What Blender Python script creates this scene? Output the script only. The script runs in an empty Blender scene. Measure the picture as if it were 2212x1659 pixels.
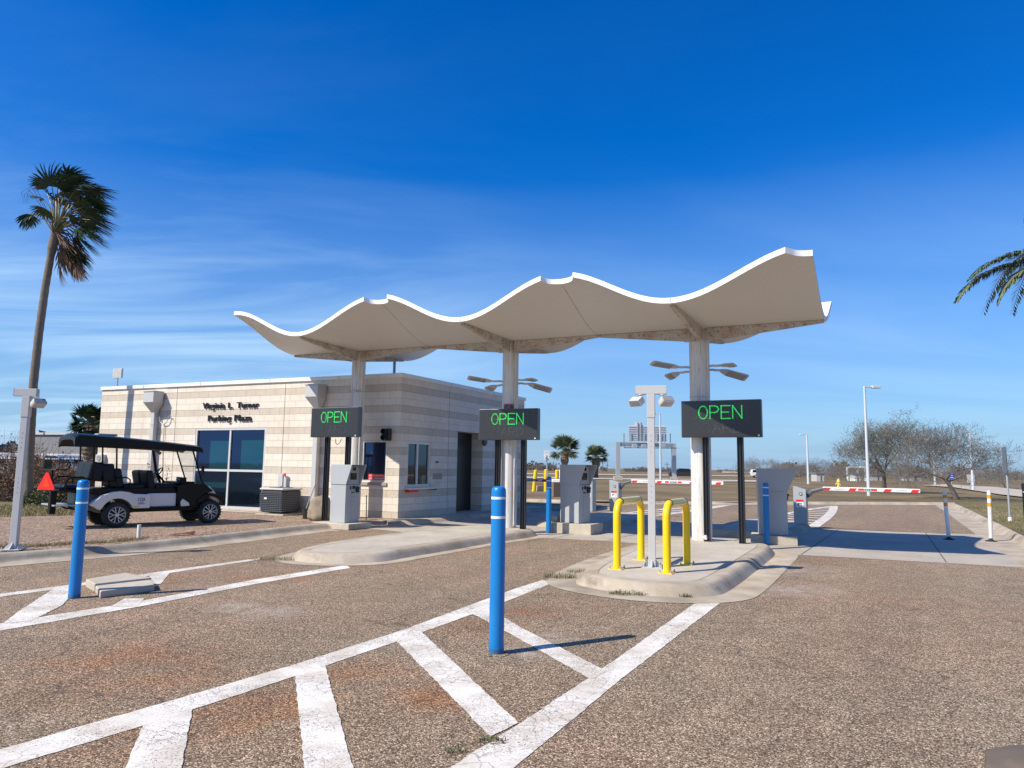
import bpy, bmesh, math, random
import numpy as np
from mathutils import Vector, Matrix, noise as mnoise
random.seed(7)
SC = bpy.context.scene
COL = SC.collection
R = math.radians
PI = math.pi

# ------------------------------------------------------------------ camera
W0, H0 = 2212.0, 1659.0            # pixel grid in which positions were measured
FPX = 0.70 * W0
PITCH = math.atan(179 / FPX)
ROLL = 0.0143
CH = 1.63
_F = Vector((0, math.cos(PITCH), math.sin(PITCH)))
_U = Vector((0, -math.sin(PITCH), math.cos(PITCH)))
_R = Vector((1, 0, 0))
RX = _R * math.cos(ROLL) + _U * math.sin(ROLL)
UX = -_R * math.sin(ROLL) + _U * math.cos(ROLL)
CAMP = Vector((0, 0, CH))
cd = bpy.data.cameras.new('camera')
cam = bpy.data.objects.new('camera', cd)
COL.objects.link(cam)
cd.sensor_width = 36
cd.lens = 36 * 0.70
cd.clip_start = 0.05
cd.clip_end = 9000
m = Matrix((RX, UX, -_F)).transposed().to_4x4()
m.translation = CAMP
cam.matrix_world = m
SC.camera = cam

# ------------------------------------------------------------------ sky, sun, exposure
SUN_AZ = R(29.3)      # direction the shadows run, from +X
SUN_EL = R(44.0)
sund = Vector((-math.cos(SUN_AZ) * math.cos(SUN_EL), -math.sin(SUN_AZ) * math.cos(SUN_EL), math.sin(SUN_EL)))
sl = bpy.data.lights.new('sun', 'SUN')
sl.energy = 5.0
sl.angle = R(0.5)
sl.color = (1.0, 0.925, 0.80)
so = bpy.data.objects.new('sun', sl)
COL.objects.link(so)
so.rotation_euler = sund.to_track_quat('Z', 'Y').to_euler()
so.location = (-30, -20, 40)
world = bpy.data.worlds.new('World')
SC.world = world
world.use_nodes = True
wt = world.node_tree
wn, wl = wt.nodes, wt.links
bg = wn['Background']
bg.inputs['Strength'].default_value = 0.115
sky = wn.new('ShaderNodeTexSky')
sky.sky_type = 'NISHITA'
sky.sun_disc = False
sky.sun_elevation = SUN_EL
sky.sun_rotation = math.atan2(sund.x, sund.y)
sky.air_density = 1.0
sky.dust_density = 0.6
sky.ozone_density = 1.6
tc = wn.new('ShaderNodeTexCoord')
hs = wn.new('ShaderNodeHueSaturation')
hs.inputs['Saturation'].default_value = 1.55
hs.inputs['Hue'].default_value = 0.505
wl.new(sky.outputs[0], hs.inputs['Color'])
# thin cirrus: stretched noise in direction space, strongest low on the left
sep = wn.new('ShaderNodeSeparateXYZ')
wl.new(tc.outputs['Generated'], sep.inputs[0])
def wmath(op, a, b=None, c=None, clamp=False):
    n = wn.new('ShaderNodeMath'); n.operation = op; n.use_clamp = clamp
    for i, v in enumerate((a, b, c)):
        if v is None: continue
        if isinstance(v, (int, float)): n.inputs[i].default_value = v
        else: wl.new(v, n.inputs[i])
    return n.outputs[0]
zz = wmath('ADD', sep.outputs[2], 0.09)
px_ = wmath('DIVIDE', sep.outputs[0], zz)
py_ = wmath('DIVIDE', sep.outputs[1], zz)
cmb = wn.new('ShaderNodeCombineXYZ')
wl.new(px_, cmb.inputs[0]); wl.new(py_, cmb.inputs[1])
mpw = wn.new('ShaderNodeMapping')
mpw.inputs['Rotation'].default_value = (0, 0, R(24))
mpw.inputs['Scale'].default_value = (0.62, 1.5, 1)
wl.new(cmb.outputs[0], mpw.inputs[0])
nz = wn.new('ShaderNodeTexNoise')
nz.inputs['Scale'].default_value = 0.62
nz.inputs['Detail'].default_value = 8
nz.inputs['Roughness'].default_value = 0.58
nz.inputs['Distortion'].default_value = 0.7
wl.new(mpw.outputs[0], nz.inputs['Vector'])
cov = wmath('MULTIPLY_ADD', nz.outputs[0], 3.6, -1.46, clamp=True)
nz2 = wn.new('ShaderNodeTexNoise')
nz2.inputs['Scale'].default_value = 2.2
nz2.inputs['Detail'].default_value = 3
wl.new(tc.outputs['Generated'], nz2.inputs['Vector'])
left = wn.new('ShaderNodeMapRange'); left.inputs[1].default_value = 0.05; left.inputs[2].default_value = -0.42
left.inputs[3].default_value = 0.18; left.inputs[4].default_value = 1.0
wl.new(sep.outputs[0], left.inputs[0])
low = wn.new('ShaderNodeMapRange'); low.inputs[1].default_value = 0.40; low.inputs[2].default_value = 0.16
low.inputs[3].default_value = 0.06; low.inputs[4].default_value = 1.0
wl.new(sep.outputs[2], low.inputs[0])
cm = wmath('MULTIPLY', cov, left.outputs[0])
cm = wmath('MULTIPLY', cm, low.outputs[0])
cm = wmath('MULTIPLY', cm, 0.78)
mixw = wn.new('ShaderNodeMixRGB')
mixw.inputs[2].default_value = (8.6, 7.4, 7.0, 1)
wl.new(cm, mixw.inputs[0]); wl.new(hs.outputs[0], mixw.inputs[1])
tn = wn.new('ShaderNodeMixRGB'); tn.blend_type = 'MULTIPLY'; tn.inputs[0].default_value = 1.0; tn.inputs[2].default_value = (.58, .93, 1.22, 1)
hz_ = wn.new('ShaderNodeMapRange'); hz_.inputs[1].default_value = .38; hz_.inputs[2].default_value = 0.0; hz_.inputs[3].default_value = 0.0; hz_.inputs[4].default_value = .8
wl.new(sep.outputs[2], hz_.inputs[0])
mh = wn.new('ShaderNodeMixRGB'); mh.inputs[2].default_value = (3.9, 3.75, 4.7, 1)
wl.new(hz_.outputs[0], mh.inputs[0]); wl.new(hs.outputs[0], mh.inputs[1]); wl.new(mh.outputs[0], mixw.inputs[1])
wl.new(mixw.outputs[0], tn.inputs[1]); wl.new(tn.outputs[0], bg.inputs['Color'])
SC.view_settings.view_transform = 'Standard'
SC.view_settings.look = 'None'
SC.view_settings.exposure = 0.3
SC.view_settings.gamma = 1.0
SC.render.resolution_x = 1024
SC.render.resolution_y = 768

# ------------------------------------------------------------------ measuring helpers
def ray(u, v):
    return _F * FPX + RX * (u - W0 / 2) - UX * (v - H0 / 2)
def G(u, v, z=0.0):
    d = ray(u, v); t = (z - CH) / d.z
    return CAMP + d * t
def at(u, v, Y):
    d = ray(u, v)
    return CAMP + d * (Y / d.y)
def zat(u, v, Y):
    return at(u, v, Y).z
def online(u, v, p0, dr):
    d = ray(u, v)
    det = -dr.x * d.y + d.x * dr.y
    bx, by = CAMP.x - p0.x, CAMP.y - p0.y
    t = (-bx * d.y + d.x * by) / det
    k = (dr.x * by - dr.y * bx) / det
    return t, (CAMP + d * k).z

# ------------------------------------------------------------------ object helpers
def tag(o, label=None, cat=None, group=None, kind=None):
    if label: o['label'] = label
    if cat: o['category'] = cat
    if group: o['group'] = group
    if kind: o['kind'] = kind
    return o
def thing(name, label, cat, loc=(0, 0, 0), rz=0.0, group=None):
    o = bpy.data.objects.new(name, None)
    o.empty_display_size = 0.1
    COL.objects.link(o)
    o.location = loc
    o.rotation_euler = (0, 0, rz)
    return tag(o, label, cat, group)
def copy_tree(o, parent=None):
    c = o.copy()
    COL.objects.link(c)
    c.parent = parent
    for ch in [x for x in bpy.data.objects if x.parent == o and x.name in ALLN]:
        copy_tree(ch, c)
    return c
CHILD = {}
class MB:
    def __init__(s):
        s.v = []; s.f = []; s.m = []; s.uv = {}
    def add(s, vs, fs, mi=0, M=None):
        b = len(s.v)
        for p in vs:
            p = Vector(p)
            s.v.append(tuple(M @ p) if M is not None else tuple(p))
        for f in fs:
            s.f.append(tuple(b + i for i in f)); s.m.append(mi)
        return s
    def quad(s, a, b, c, d, mi=0, uv=None):
        s.add([a, b, c, d], [(0, 1, 2, 3)], mi)
        if uv: s.uv[len(s.f) - 1] = uv
        return s
    def box(s, c, sz, rz=0.0, mi=0, M=None, taper=1.0):
        x, y, z = sz[0] / 2, sz[1] / 2, sz[2] / 2
        vs = []
        for k in (-1, 1):
            t = taper if k > 0 else 1.0
            for i, j in ((-1, -1), (1, -1), (1, 1), (-1, 1)):
                vs.append((i * x * t, j * y * t, k * z))
        m = Matrix.Translation(Vector(c)) @ Matrix.Rotation(rz, 4, 'Z')
        if M is not None: m = M @ m
        return s.add(vs, [(3, 2, 1, 0), (4, 5, 6, 7), (0, 1, 5, 4), (1, 2, 6, 5), (2, 3, 7, 6), (3, 0, 4, 7)], mi, m)
    def tube(s, pts, r, n=8, mi=0, caps=True, M=None):
        pts = [Vector(p) for p in pts]
        rs = r if isinstance(r, (list, tuple)) else [r] * len(pts)
        b = len(s.v)
        up = None
        for i, p in enumerate(pts):
            t = (pts[min(i + 1, len(pts) - 1)] - pts[max(i - 1, 0)])
            if t.length < 1e-9: t = Vector((0, 0, 1))
            t.normalize()
            if up is None:
                up = Vector((0, 0, 1)) if abs(t.z) < 0.9 else Vector((1, 0, 0))
            a = t.cross(up)
            if a.length < 1e-6: a = t.orthogonal()
            a.normalize(); c = a.cross(t); c.normalize(); up = c
            for k in range(n):
                an = 2 * PI * k / n
                q = p + (a * math.cos(an) + c * math.sin(an)) * rs[i]
                s.v.append(tuple(M @ q) if M is not None else tuple(q))
        for i in range(len(pts) - 1):
            for k in range(n):
                k2 = (k + 1) % n
                s.f.append((b + i * n + k, b + (i + 1) * n + k, b + (i + 1) * n + k2, b + i * n + k2)); s.m.append(mi)
        if caps:
            s.f.append(tuple(b + k for k in range(n))); s.m.append(mi)
            e = b + (len(pts) - 1) * n
            s.f.append(tuple(e + k for k in reversed(range(n)))); s.m.append(mi)
        return s
    def lathe(s, prof, n=20, c=(0, 0, 0), mi=0, M=None):
        # prof: (radius, z) bottom to top
        b = len(s.v)
        for r, z in prof:
            for k in range(n):
                an = 2 * PI * k / n
                q = Vector((c[0] + r * math.cos(an), c[1] + r * math.sin(an), c[2] + z))
                s.v.append(tuple(M @ q) if M is not None else tuple(q))
        for i in range(len(prof) - 1):
            for k in range(n):
                k2 = (k + 1) % n
                s.f.append((b + i * n + k, b + i * n + k2, b + (i + 1) * n + k2, b + (i + 1) * n + k)); s.m.append(mi)
        s.f.append(tuple(b + k for k in reversed(range(n)))); s.m.append(mi)
        e = b + (len(prof) - 1) * n
        s.f.append(tuple(e + k for k in range(n))); s.m.append(mi)
        return s
    def prism(s, poly, a0, a1, axis='z', mi=0, M=None):
        # poly 2D; extruded along axis: z -> (x,y,h) ; y -> (x,h,z)
        n = len(poly)
        def P(p, h):
            return (p[0], p[1], h) if axis == 'z' else ((p[0], h, p[1]) if axis == 'y' else (h, p[0], p[1]))
        vs = [P(p, a0) for p in poly] + [P(p, a1) for p in poly]
        fs = [tuple(reversed(range(n))), tuple(range(n, 2 * n))]
        fs += [(i, (i + 1) % n, n + (i + 1) % n, n + i) for i in range(n)]
        return s.add(vs, fs, mi, M)
    def build(s, name, mats, parent=None, smooth=False, bevel=0.0, seg=2, auto=None, fix=True, sep=False):
        if sep:      # every loose piece becomes a part of its own
            par = list(range(len(s.v)))
            def find(i):
                while par[i] != i: par[i] = par[par[i]]; i = par[i]
                return i
            for f in s.f:
                for i in f[1:]: par[find(i)] = find(f[0])
            grp = {}
            for k, f in enumerate(s.f): grp.setdefault(find(f[0]), []).append(k)
            outs = []
            for ks in grp.values():
                q = MB(); mp = {}
                for k in ks:
                    for i in s.f[k]:
                        if i not in mp: mp[i] = len(q.v); q.v.append(s.v[i])
                    q.f.append(tuple(mp[i] for i in s.f[k])); q.m.append(s.m[k])
                outs.append(q.build(name, mats, parent, smooth, bevel, seg, auto, fix))
            return outs[0]
        me = bpy.data.meshes.new(name)
        me.from_pydata(s.v, [], s.f)
        if s.uv:
            ul = me.uv_layers.new(name='UVMap')
            for fi, uv in s.uv.items():
                for k, li in enumerate(me.polygons[fi].loop_indices):
                    ul.data[li].uv = uv[k]
        if not isinstance(mats, (list, tuple)): mats = [mats]
        for mt in mats: me.materials.append(mt)
        if len(mats) > 1:
            me.polygons.foreach_set('material_index', s.m)
        if fix and not s.uv:
            bm = bmesh.new(); bm.from_mesh(me)
            bmesh.ops.recalc_face_normals(bm, faces=bm.faces)
            bm.to_mesh(me); bm.free()
        if smooth:
            me.polygons.foreach_set('use_smooth', [True] * len(me.polygons))
            try: me.set_sharp_from_angle(angle=R(auto or 40))
            except Exception: pass
        me.update()
        o = bpy.data.objects.new(name, me)
        COL.objects.link(o)
        if parent is not None: o.parent = parent
        if bevel:
            b = o.modifiers.new('bevel', 'BEVEL'); b.width = bevel; b.segments = seg
            b.limit_method = 'ANGLE'; b.angle_limit = R(35)
        return o
def kids(o):
    return [x for x in COL.objects if x.parent == o]
def copy_tree(o, parent=None):
    c = o.copy(); COL.objects.link(c); c.parent = parent
    for ch in kids(o): copy_tree(ch, c)
    return c
def chaikin(pts, it=2, closed=True):
    for _ in range(it):
        q = []
        n = len(pts)
        for i in range(n if closed else n - 1):
            a, b = Vector(pts[i][:2]), Vector(pts[(i + 1) % n][:2])
            q += [a * .75 + b * .25, a * .25 + b * .75]
        if not closed: q = [Vector(pts[0][:2])] + q + [Vector(pts[-1][:2])]
        pts = q
    return [Vector(p[:2]) for p in pts]

# ------------------------------------------------------------------ materials
class NT:
    def __init__(s, name):
        s.m = bpy.data.materials.new(name); s.m.use_nodes = True
        s.t = s.m.node_tree; s.n = s.t.nodes; s.l = s.t.links
        s.b = s.n['Principled BSDF']; s.out = s.n['Material Output']
        s.tc = s.n.new('ShaderNodeTexCoord')
    def node(s, typ, **kw):
        n = s.n.new(typ)
        for k, v in kw.items():
            if hasattr(n, k) and k not in n.inputs: setattr(n, k, v)
            else: s.set(n, k, v)
        return n
    def set(s, n, k, v):
        i = n.inputs[k]
        if hasattr(v, 'is_linked') or isinstance(v, bpy.types.NodeSocket): s.l.new(v, i)
        else: i.default_value = v
    def noise(s, scale, detail=4, rough=.55, vec=None, dist=0):
        n = s.n.new('ShaderNodeTexNoise')
        n.inputs['Scale'].default_value = scale; n.inputs['Detail'].default_value = detail
        n.inputs['Roughness'].default_value = rough; n.inputs['Distortion'].default_value = dist
        s.l.new(vec or s.tc.outputs['Object'], n.inputs['Vector'])
        return n.outputs[0]
    def math(s, op, a, b=None, c=None, clamp=False):
        n = s.n.new('ShaderNodeMath'); n.operation = op; n.use_clamp = clamp
        for i, v in enumerate((a, b, c)):
            if v is None: continue
            if isinstance(v, (int, float)): n.inputs[i].default_value = v
            else: s.l.new(v, n.inputs[i])
        return n.outputs[0]
    def ramp(s, f, stops, interp='LINEAR'):
        n = s.n.new('ShaderNodeValToRGB'); s.l.new(f, n.inputs[0])
        cr = n.color_ramp; cr.interpolation = interp
        while len(cr.elements) < len(stops): cr.elements.new(0.5)
        for e, (p, c) in zip(cr.elements, stops):
            e.position = p
            e.color = (c, c, c, 1) if isinstance(c, (int, float)) else (*c[:3], 1)
        return n.outputs[0]
    def mix(s, f, a, b, mode='MIX'):
        n = s.n.new('ShaderNodeMixRGB'); n.blend_type = mode
        for i, v in enumerate((f, a, b)):
            if isinstance(v, bpy.types.NodeSocket): s.l.new(v, n.inputs[i])
            elif isinstance(v, (int, float)): n.inputs[i].default_value = v if i == 0 else (v, v, v, 1)
            else: n.inputs[i].default_value = (*v[:3], 1)
        return n.outputs[0]
    def bump(s, h, strength=.3, dist=.01, prev=None):
        n = s.n.new('ShaderNodeBump')
        n.inputs['Strength'].default_value = strength; n.inputs['Distance'].default_value = dist
        s.l.new(h, n.inputs['Height'])
        if prev: s.l.new(prev, n.inputs['Normal'])
        return n.outputs[0]
    def done(s, col=None, rough=None, normal=None, metal=None, spec=None):
        for k, v in (('Base Color', col), ('Roughness', rough), ('Normal', normal), ('Metallic', metal), ('Specular IOR Level', spec)):
            if v is None: continue
            if isinstance(v, bpy.types.NodeSocket): s.l.new(v, s.b.inputs[k])
            elif isinstance(v, tuple): s.b.inputs[k].default_value = (*v[:3], 1)
            else: s.b.inputs[k].default_value = v
        return s.m
def pm(name, col, rough=.5, metal=0.0, var=.12, scale=6, bump=0.0, bscale=60, dirt=0.0, dirtcol=(.12, .09, .06), spec=.5):
    t = NT(name)
    a = t.noise(scale, 5)
    c = t.mix(a, tuple(x * (1 - var) for x in col), tuple(min(1, x * (1 + var)) for x in col))
    if dirt:
        d = t.noise(scale * .6, 8, .7)
        d = t.ramp(d, [(.48, 0.0), (.75, dirt)])
        c = t.mix(d, c, dirtcol)
    r = t.math('MULTIPLY_ADD', a, .18, rough - .09, clamp=True)
    nm = t.bump(t.noise(bscale, 4), bump, .01) if bump else None
    return t.done(c, r, nm, metal, spec)
def emis(name, col, st):
    t = NT(name); t.done(tuple(x * .5 for x in col), .5)
    t.b.inputs['Emission Color'].default_value = (*col, 1); t.b.inputs['Emission Strength'].default_value = st
    return t.m

def chipseal():
    t = NT('chip_seal_asphalt')
    v = t.n.new('ShaderNodeTexVoronoi'); v.inputs['Scale'].default_value = 112; v.inputs['Randomness'].default_value = 1
    t.l.new(t.tc.outputs['Object'], v.inputs['Vector'])
    sp = t.n.new('ShaderNodeSeparateColor'); t.l.new(v.outputs['Color'], sp.inputs[0])
    st = t.ramp(sp.outputs[0], [(0, (.055, .038, .025)), (.22, (.115, .083, .055)), (.45, (.192, .140, .095)), (.68, (.285, .213, .150)), (.88, (.42, .33, .24)), (1, (.70, .59, .47))])
    big = t.noise(.33, 5, .6)
    st = t.mix(1.0, st, t.ramp(big, [(.3, (1.0, .99, .93)), (.5, (1.05, .985, .90)), (.7, (1.14, .97, .88))]), 'MULTIPLY')
    mid = t.noise(2.6, 6, .65)
    st = t.mix(1.0, st, t.ramp(mid, [(.3, .84), (.7, 1.14)]), 'MULTIPLY')
    # wheel lanes: faint long streaks along the way the lanes run, and small oil drips
    mp0 = t.n.new('ShaderNodeMapping'); mp0.inputs['Rotation'].default_value = (0, 0, R(-61)); t.l.new(t.tc.outputs['Object'], mp0.inputs[0])
    mpr = t.n.new('ShaderNodeMapping'); mpr.inputs['Scale'].default_value = (.09, .8, 1)
    t.l.new(mp0.outputs[0], mpr.inputs[0])
    st = t.mix(1.0, st, t.ramp(t.noise(1.0, 4, .6, vec=mpr.outputs[0]), [(.34, .86), (.52, 1.0), (.68, 1.10)]), 'MULTIPLY')
    vo = t.n.new('ShaderNodeTexVoronoi'); vo.inputs['Scale'].default_value = .75; t.l.new(t.tc.outputs['Object'], vo.inputs['Vector'])
    oil = t.math('MULTIPLY', t.ramp(vo.outputs['Distance'], [(.02, 1.0), (.09, 0.0)]), t.ramp(t.noise(9, 4, .7), [(.45, 0.0), (.6, .55)]))
    st = t.mix(oil, st, (.05, .04, .035))
    # rust coloured patches with shapes of their own
    geo = t.n.new('ShaderNodeNewGeometry')
    rn = t.noise(1.3, 6, .7)
    tot = None
    for (x, y, rx) in ((-1.6, 5.0, .75), (-3.0, 5.9, 1.0), (-1.2, 5.7, .6), (-.3, 7.6, .5), (.25, 8.4, .45), (-3.4, 10.6, .6), (-4.9, 10.2, .5), (-2.2, 4.5, .5), (-.6, 5.3, .4)):
        vs = t.n.new('ShaderNodeVectorMath'); vs.operation = 'DISTANCE'
        t.l.new(geo.outputs['Position'], vs.inputs[0]); vs.inputs[1].default_value = (x, y, 0)
        f = t.math('MULTIPLY_ADD', vs.outputs['Value'], -1.0 / rx, 1.25, clamp=True)
        tot = f if tot is None else t.math('MAXIMUM', tot, f)
    rf = t.math('MULTIPLY', tot, t.ramp(rn, [(.32, 0.0), (.62, .85)]))
    st = t.mix(rf, st, t.mix(1.0, st, (.98, .66, .44), 'MULTIPLY'))
    # pale rubbed patches
    tot = None
    for (x, y, rx) in ((-2.6, 8.15, .5), (3.9, 10.2, .9), (4.6, 12.2, 1.1), (.15, 6.55, .35), (-3.1, 8.4, .4), (.35, 7.1, .4)):
        vs = t.n.new('ShaderNodeVectorMath'); vs.operation = 'DISTANCE'
        t.l.new(geo.outputs['Position'], vs.inputs[0]); vs.inputs[1].default_value = (x, y, 0)
        f = t.math('MULTIPLY_ADD', vs.outputs['Value'], -1.0 / rx, 1.0, clamp=True)
        tot = f if tot is None else t.math('MAXIMUM', tot, f)
    st = t.mix(t.math('MULTIPLY', tot, t.ramp(t.noise(5, 6, .7), [(.35, 0.0), (.65, .62)])), st, (.5, .45, .38))
    # faint cracks
    vc = t.n.new('ShaderNodeTexVoronoi'); vc.feature = 'DISTANCE_TO_EDGE'; vc.inputs['Scale'].default_value = .45
    wv = t.n.new('ShaderNodeVectorMath'); wv.operation = 'ADD'
    nn = t.n.new('ShaderNodeTexNoise'); nn.inputs['Scale'].default_value = 2.2; nn.inputs['Detail'].default_value = 6
    t.l.new(t.tc.outputs['Object'], nn.inputs['Vector'])
    sc = t.n.new('ShaderNodeVectorMath'); sc.operation = 'SCALE'; sc.inputs['Scale'].default_value = .5
    t.l.new(nn.outputs['Color'], sc.inputs[0])
    t.l.new(t.tc.outputs['Object'], wv.inputs[0]); t.l.new(sc.outputs[0], wv.inputs[1]); t.l.new(wv.outputs[0], vc.inputs['Vector'])
    ck = t.math('MULTIPLY', t.ramp(vc.outputs['Distance'], [(0.0, 1.0), (.007, 0.0)]), t.ramp(t.noise(.5, 2), [(.47, 0.0), (.56, .75)]))
    st = t.mix(ck, st, (.07, .05, .04))
    nm = t.bump(v.outputs['Distance'], .8, .004)
    nm.node.invert = True
    return t.done(st, .85, nm, spec=.3)
def concrete(name, col, stain=.5):
    t = NT(name)
    a = t.noise(1.1, 6, .6); b = t.noise(9, 6, .7); c = t.noise(110, 3, .6)
    k = t.mix(t.ramp(a, [(.3, 0.0), (.7, 1.0)]), tuple(x * .84 for x in col), tuple(x * 1.1 for x in col))
    k = t.mix(1.0, k, t.ramp(b, [(.3, .88), (.7, 1.08)]), 'MULTIPLY')
    k = t.mix(1.0, k, t.ramp(c, [(.3, .9), (.7, 1.06)]), 'MULTIPLY')
    s = t.ramp(t.noise(.8, 8, .75, dist=.6), [(.56, 0.0), (.74, stain)])
    k = t.mix(s, k, (.09, .075, .06))
    return t.done(k, .85, t.bump(c, .35, .004, t.bump(b, .2, .01)), spec=.3)
def kerbmat():
    t = NT('kerb_concrete')
    a = t.noise(1.6, 6, .6); c = t.noise(70, 4, .6)
    k = t.mix(t.ramp(a, [(.3, 0.0), (.7, 1.0)]), (.30, .24, .17), (.54, .46, .36))
    k = t.mix(1.0, k, t.ramp(c, [(.3, .88), (.7, 1.06)]), 'MULTIPLY')
    # tyre scuffs: dark smears in long patches on the steep face
    geo = t.n.new('ShaderNodeNewGeometry'); sp = t.n.new('ShaderNodeSeparateXYZ'); t.l.new(geo.outputs['Position'], sp.inputs[0])
    band = t.ramp(sp.outputs[2], [(.02, 0.0), (.05, 1.0), (.12, 1.0), (.15, 0.0)])
    sm = t.ramp(t.noise(.55, 6, .7, dist=.8), [(.53, 0.0), (.66, .6)])
    k = t.mix(t.math('MULTIPLY', band, sm), k, (.06, .05, .045))
    return t.done(k, .85, t.bump(c, .4, .005, t.bump(t.noise(6, 4), .3, .02)), spec=.3)
def paintmat(name='road_paint', wear=.5):
    t = NT(name)
    a = t.noise(2.5, 5, .6)
    k = t.mix(t.ramp(a, [(.38, 0.0), (.62, 1.0)]), (.62, .55, .455), (.82, .77, .69))
    vc = t.n.new('ShaderNodeTexVoronoi'); vc.feature = 'DISTANCE_TO_EDGE'; vc.inputs['Scale'].default_value = 8.5
    wv = t.n.new('ShaderNodeVectorMath'); wv.operation = 'ADD'
    nn = t.n.new('ShaderNodeTexNoise'); nn.inputs['Scale'].default_value = 7; nn.inputs['Detail'].default_value = 4
    t.l.new(t.tc.outputs['Object'], nn.inputs['Vector'])
    sc = t.n.new('ShaderNodeVectorMath'); sc.operation = 'SCALE'; sc.inputs['Scale'].default_value = .12
    t.l.new(nn.outputs['Color'], sc.inputs[0]); t.l.new(t.tc.outputs['Object'], wv.inputs[0]); t.l.new(sc.outputs[0], wv.inputs[1])
    t.l.new(wv.outputs[0], vc.inputs['Vector'])
    ck = t.math('MULTIPLY', t.ramp(vc.outputs['Distance'], [(0, 1.0), (.05, 0.0)]), t.ramp(t.noise(1.6, 3), [(.42, 0.0), (.58, .62)]))
    k = t.mix(ck, k, (.12, .09, .07))
    k = t.mix(1.0, k, t.ramp(t.noise(60, 4, .7), [(.3, .82), (.6, 1.05)]), 'MULTIPLY')
    pit = t.noise(85, 4, .75)
    patch = t.noise(1.4, 5, .7)
    al = t.math('ADD', pit, t.math('MULTIPLY', patch, .9))
    thr = 1.14 - .22 * wear
    al = t.ramp(al, [(min(.99, thr / 1.0 - .0), 1.0), (1.0, 0.0)]) if thr < .99 else None
    # keep most of the sheet, let single stones show through
    hole = t.math('MULTIPLY', t.ramp(pit, [(.555, 0.0), (.60, 1.0)]), t.ramp(patch, [(.50 - .20 * wear, 0.0), (.66 - .2 * wear, 1.0)]))
    tr = t.n.new('ShaderNodeBsdfTransparent'); mx = t.n.new('ShaderNodeMixShader')
    t.l.new(hole, mx.inputs[0]); t.l.new(t.b.outputs[0], mx.inputs[1]); t.l.new(tr.outputs[0], mx.inputs[2]); t.l.new(mx.outputs[0], t.out.inputs[0])
    return t.done(k, .7, t.bump(pit, .3, .004), spec=.3)
def grassmat(name, dry, green, gfac=.35, sc=1.0):
    t = NT(name)
    a = t.noise(.12 * sc, 6, .6); b = t.noise(1.2 * sc, 6, .7); c = t.noise(26, 4, .7)
    k = t.mix(t.ramp(a, [(.40, 0.0), (.62, 1.0)]), dry, tuple(x * .52 for x in dry))
    k = t.mix(t.ramp(b, [(.62 - gfac * .5, 0.0), (.86 - gfac * .4, .8)]), k, green)
    k = t.mix(1.0, k, t.ramp(c, [(.25, .62), (.75, 1.4)]), 'MULTIPLY')
    return t.done(k, .95, t.bump(c, .7, .03), spec=.15)
def gravelmat():
    t = NT('gravel')
    v = t.n.new('ShaderNodeTexVoronoi'); v.inputs['Scale'].default_value = 40; t.l.new(t.tc.outputs['Object'], v.inputs['Vector'])
    sp = t.n.new('ShaderNodeSeparateColor'); t.l.new(v.outputs['Color'], sp.inputs[0])
    st = t.ramp(sp.outputs[0], [(0, (.085, .06, .042)), (.3, (.19, .138, .098)), (.6, (.30, .222, .162)), (.85, (.43, .335, .255)), (1, (.66, .57, .47))])
    st = t.mix(1.0, st, t.ramp(t.noise(.8, 5), [(.35, (.9, .85, .8)), (.65, (1.1, 1.0, .96))]), 'MULTIPLY')
    return t.done(st, .9, t.bump(v.outputs['Distance'], 1.0, .012), spec=.3)
COURSE = .2045
def blockmat():
    # concrete block courses: every third course split-faced
    t = NT('block_wall')
    uv = t.tc.outputs['UV']
    br = t.n.new('ShaderNodeTexBrick')
    t.l.new(uv, br.inputs['Vector'])
    br.offset = .5
    for k, v in (('Scale', 1.0), ('Mortar Size', .005), ('Mortar Smooth', .3), ('Bias', 0.0), ('Brick Width', .409), ('Row Height', COURSE)):
        br.inputs[k].default_value = v
    br.inputs['Color1'].default_value = (.30, .30, .30, 1); br.inputs['Color2'].default_value = (.70, .70, .70, 1); br.inputs['Mortar'].default_value = (.5, .5, .5, 1)
    sp = t.n.new('ShaderNodeSeparateXYZ'); t.l.new(uv, sp.inputs[0])
    row = t.math('DIVIDE', sp.outputs[1], COURSE * 3)
    fr = t.math('FRACT', row)
    split = t.math('LESS_THAN', fr, 1 / 3.0)
    smooth = t.mix(br.outputs['Color'], (.73, .65, .545), (.78, .70, .59))
    rough = t.mix(t.noise(28, 6, .75, vec=uv), (.47, .395, .31), (.80, .70, .57))
    k = t.mix(split, smooth, rough)
    k = t.mix(br.outputs['Fac'], k, t.mix(split, (.52, .45, .37), (.38, .32, .26)))
    k = t.mix(1.0, k, t.ramp(t.noise(1.3, 5, .6, vec=uv), [(.3, .90), (.7, 1.04)]), 'MULTIPLY')
    mpv = t.n.new('ShaderNodeMapping'); mpv.inputs['Scale'].default_value = (3.0, .25, 1); t.l.new(uv, mpv.inputs[0])
    k = t.mix(t.ramp(t.noise(1.0, 6, .7, vec=mpv.outputs[0]), [(.56, 0.0), (.78, .30)]), k, (.30, .24, .18))
    k = t.mix(1.0, k, t.ramp(t.noise(90, 3, .6, vec=uv), [(.3, .93), (.7, 1.04)]), 'MULTIPLY')
    hs_ = t.math('MULTIPLY', t.noise(26, 7, .75, vec=uv), split)
    b1 = t.bump(hs_, .8, .028)
    b2 = t.bump(t.math('SUBTRACT', 1.0, br.outputs['Fac']), .6, .008, b1)
    return t.done(k, .88, b2, spec=.25)
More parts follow.
